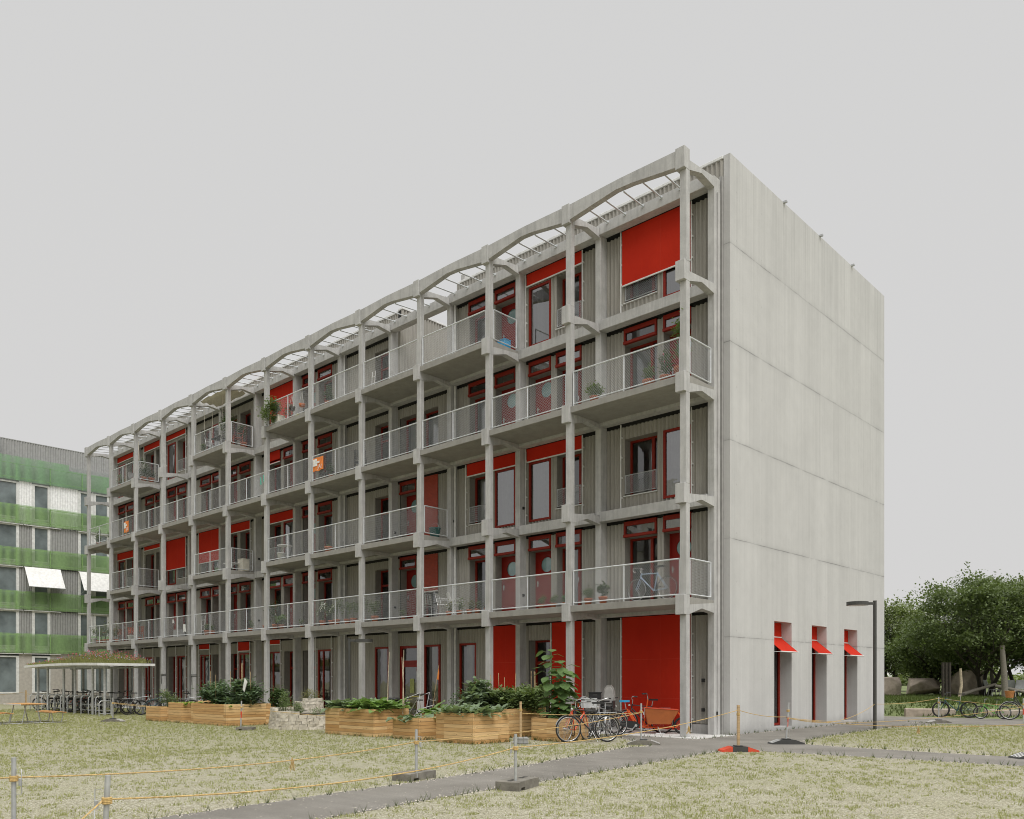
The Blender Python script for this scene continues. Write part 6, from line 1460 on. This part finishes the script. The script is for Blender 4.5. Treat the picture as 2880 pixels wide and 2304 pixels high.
# ------------------------------------------------------------------ grass tufts (small blades) over the gravel and the bank
def inpoly(x, y, P):
    c = False; n = len(P); j = n-1
    for i in range(n):
        if (P[i][1] > y) != (P[j][1] > y) and x < (P[j][0]-P[i][0])*(y-P[i][1])/(P[j][1]-P[i][1])+P[i][0]: c = not c
        j = i
    return c
def lattice(seed, sc):
    r = np.random.RandomState(seed); G_ = r.rand(256, 256)
    def f(x, y):
        x, y = x*sc+900, y*sc+900; i, j = np.floor(x).astype(int), np.floor(y).astype(int); u, v = x-i, y-j; u, v = u*u*(3-2*u), v*v*(3-2*v); i, j = i % 255, j % 255
        return (G_[i, j]*(1-u)+G_[i+1, j]*u)*(1-v)+(G_[i, j+1]*(1-u)+G_[i+1, j+1]*u)*v
    return f
def tufts(name, n, dmin, dmax, power, hmu, mat, label, seed, region=None, nb=4, z0=0.0, thr=.0, wid=.0035):
    r = np.random.RandomState(seed); d = dmin+(dmax-dmin)*r.rand(n)**power; a = R(43.24)+R(90)+(r.rand(n)-.5)*R(80)
    x = 11.92+d*np.cos(a); y = -19.5+d*np.sin(a); n1_, n2_ = lattice(seed, .45), lattice(seed+1, 2.2); n3_ = lattice(seed+2, 9.0)
    den = .15*n1_(x, y)+.30*n2_(x, y)+.55*n3_(x, y)+np.clip((-x-2)*.011, 0, .2)+(y > 1)*.12; keep = den > thr+.22*(r.rand(n)-.2)
    x, y, d, den = x[keep], y[keep], d[keep], den[keep]; k2 = []
    for i in range(len(x)):
        X, Y = float(x[i]), float(y[i])
        ok = region(X, Y) if region else True
        k2.append(ok)
    k2 = np.array(k2, bool); x, y, d, den = x[k2], y[k2], d[k2], den[k2]; m = len(x)
    X = np.repeat(x, nb)+r.normal(0, .022, m*nb); Y = np.repeat(y, nb)+r.normal(0, .022, m*nb); D = np.repeat(d, nb)
    H = hmu*(.4+1.2*r.rand(m*nb))*np.repeat(.6+den, nb); A = r.rand(m*nb)*6.283; wd = wid*(1+D*.07); lean = H*.55*r.normal(0, 1, m*nb); la = r.rand(m*nb)*6.283
    Z = z0(X, Y) if callable(z0) else np.full(m*nb, z0)
    V = np.empty((m*nb, 3, 3)); V[:, 0] = np.stack([X-wd*np.cos(A), Y-wd*np.sin(A), Z], 1); V[:, 1] = np.stack([X+wd*np.cos(A), Y+wd*np.sin(A), Z], 1); V[:, 2] = np.stack([X+lean*np.cos(la), Y+lean*np.sin(la), Z+H], 1)
    me = bpy.data.meshes.new(name); N_ = m*nb; me.vertices.add(3*N_); me.vertices.foreach_set('co', V.reshape(-1)); me.loops.add(3*N_); me.loops.foreach_set('vertex_index', np.arange(3*N_)); me.polygons.add(N_); me.polygons.foreach_set('loop_start', np.arange(0, 3*N_, 3)); me.update(calc_edges=True)
    me.materials.append(M[mat]); o = bpy.data.objects.new(name, me); COL.objects.link(o); tag(o, label, 'grass', None, 'stuff')
PATHP = [(v.co.x, v.co.y) for v in bpy.data.objects['path'].data.vertices]; ROADP = [(v.co.x, v.co.y) for v in bpy.data.objects['road'].data.vertices]
def lawn(X, Y):
    if -43 < X < .5 and Y > -.28: return False
    if Y > 13 and X > -2: return False
    if inpoly(X, Y, PATHP) or inpoly(X, Y, ROADP): return False
    for q in PL:
        if q[0] < X < q[1] and q[2] < Y < q[3]: return False
    return True
tufts('grass', 60000, 5.5, 20, .75, .024, 'gblade', 'short pale green grass growing through the near gravel', 1, lawn, 3, 0.0, .46)
tufts('grass', 95000, 18, 52, .85, .030, 'gblade', 'pale green grass growing on the farther lawn', 2, lawn, 3, 0.0, .38, .004)
def bankz(X, Y): return np.clip((Y-18.6-np.where(X > 0, (X-1.5)*.18, X*.16))*.22, .0, .55)
def bankreg(X, Y): return Y > 18.5+((X-1.5)*.18 if X > 0 else X*.16) and -14 < X < 22
tufts('grass', 70000, 33, 58, 1.0, .11, 'gbank', 'long darker grass on the bank beyond the road', 3, bankreg, 3, bankz, .25, .009)
def pebbles():
    r = random.Random(8); m = MB()
    def peb(x, y):
        s_ = r.uniform(.006, .016); a = r.uniform(0, 6.283); c, s2 = math.cos(a)*s_, math.sin(a)*s_
        m.add([(x+c, y+s2, .004), (x-s2, y+c, .004), (x-c*1.3, y-s2*1.3, .004), (x+s2, y-c, .004), (x+c*.2, y+s2*.1, s_*.9)], [(0, 1, 4), (1, 2, 4), (2, 3, 4), (3, 0, 4)])
    P = PATHP
    for a, b in zip(P, P[1:]):
        L_ = math.hypot(b[0]-a[0], b[1]-a[1])
        if L_ > 3 or a[1] > 14 or a[0] > 14: continue
        nx, ny = -(b[1]-a[1])/max(L_, .01), (b[0]-a[0])/max(L_, .01)
        for _ in range(int(L_*60)):
            t = r.random(); q = r.gauss(.0, .09); peb(a[0]+(b[0]-a[0])*t+nx*q, a[1]+(b[1]-a[1])*t+ny*q)
    tag(m.build('loose_gravel', M['lime']), 'loose pale pebbles strewn along the asphalt edges', 'gravel', None, 'stuff')
pebbles()
def edge_tufts():
    r = random.Random(4); pts = []
    for q in PL:
        for _ in range(26): pts.append((r.uniform(q[0], q[1]), q[2]-r.uniform(.0, .06))); pts.append((q[1]+r.uniform(0, .05), r.uniform(q[2], q[3])))
    for a, b in zip(PATHP, PATHP[1:]):
        if a[0] > 14 or a[1] > 13: continue
        L_ = math.hypot(b[0]-a[0], b[1]-a[1])
        for _ in range(int(L_*6)): t = r.random(); pts.append((a[0]+(b[0]-a[0])*t+r.uniform(.0, .12), a[1]+(b[1]-a[1])*t+r.uniform(-.05, .05)))
    m = MB()
    for x, y in pts:
        for _ in range(7):
            a = r.uniform(0, 6.283); h = r.uniform(.04, .14); m.add([(x-.004, y, 0), (x+.004, y, 0), (x+h*.5*math.cos(a), y+h*.5*math.sin(a), h)], [(0, 1, 2)])
    tag(m.build('grass', M['gbank']), 'taller weeds along the path edge and the planter boxes', 'grass', None, 'stuff')
edge_tufts()
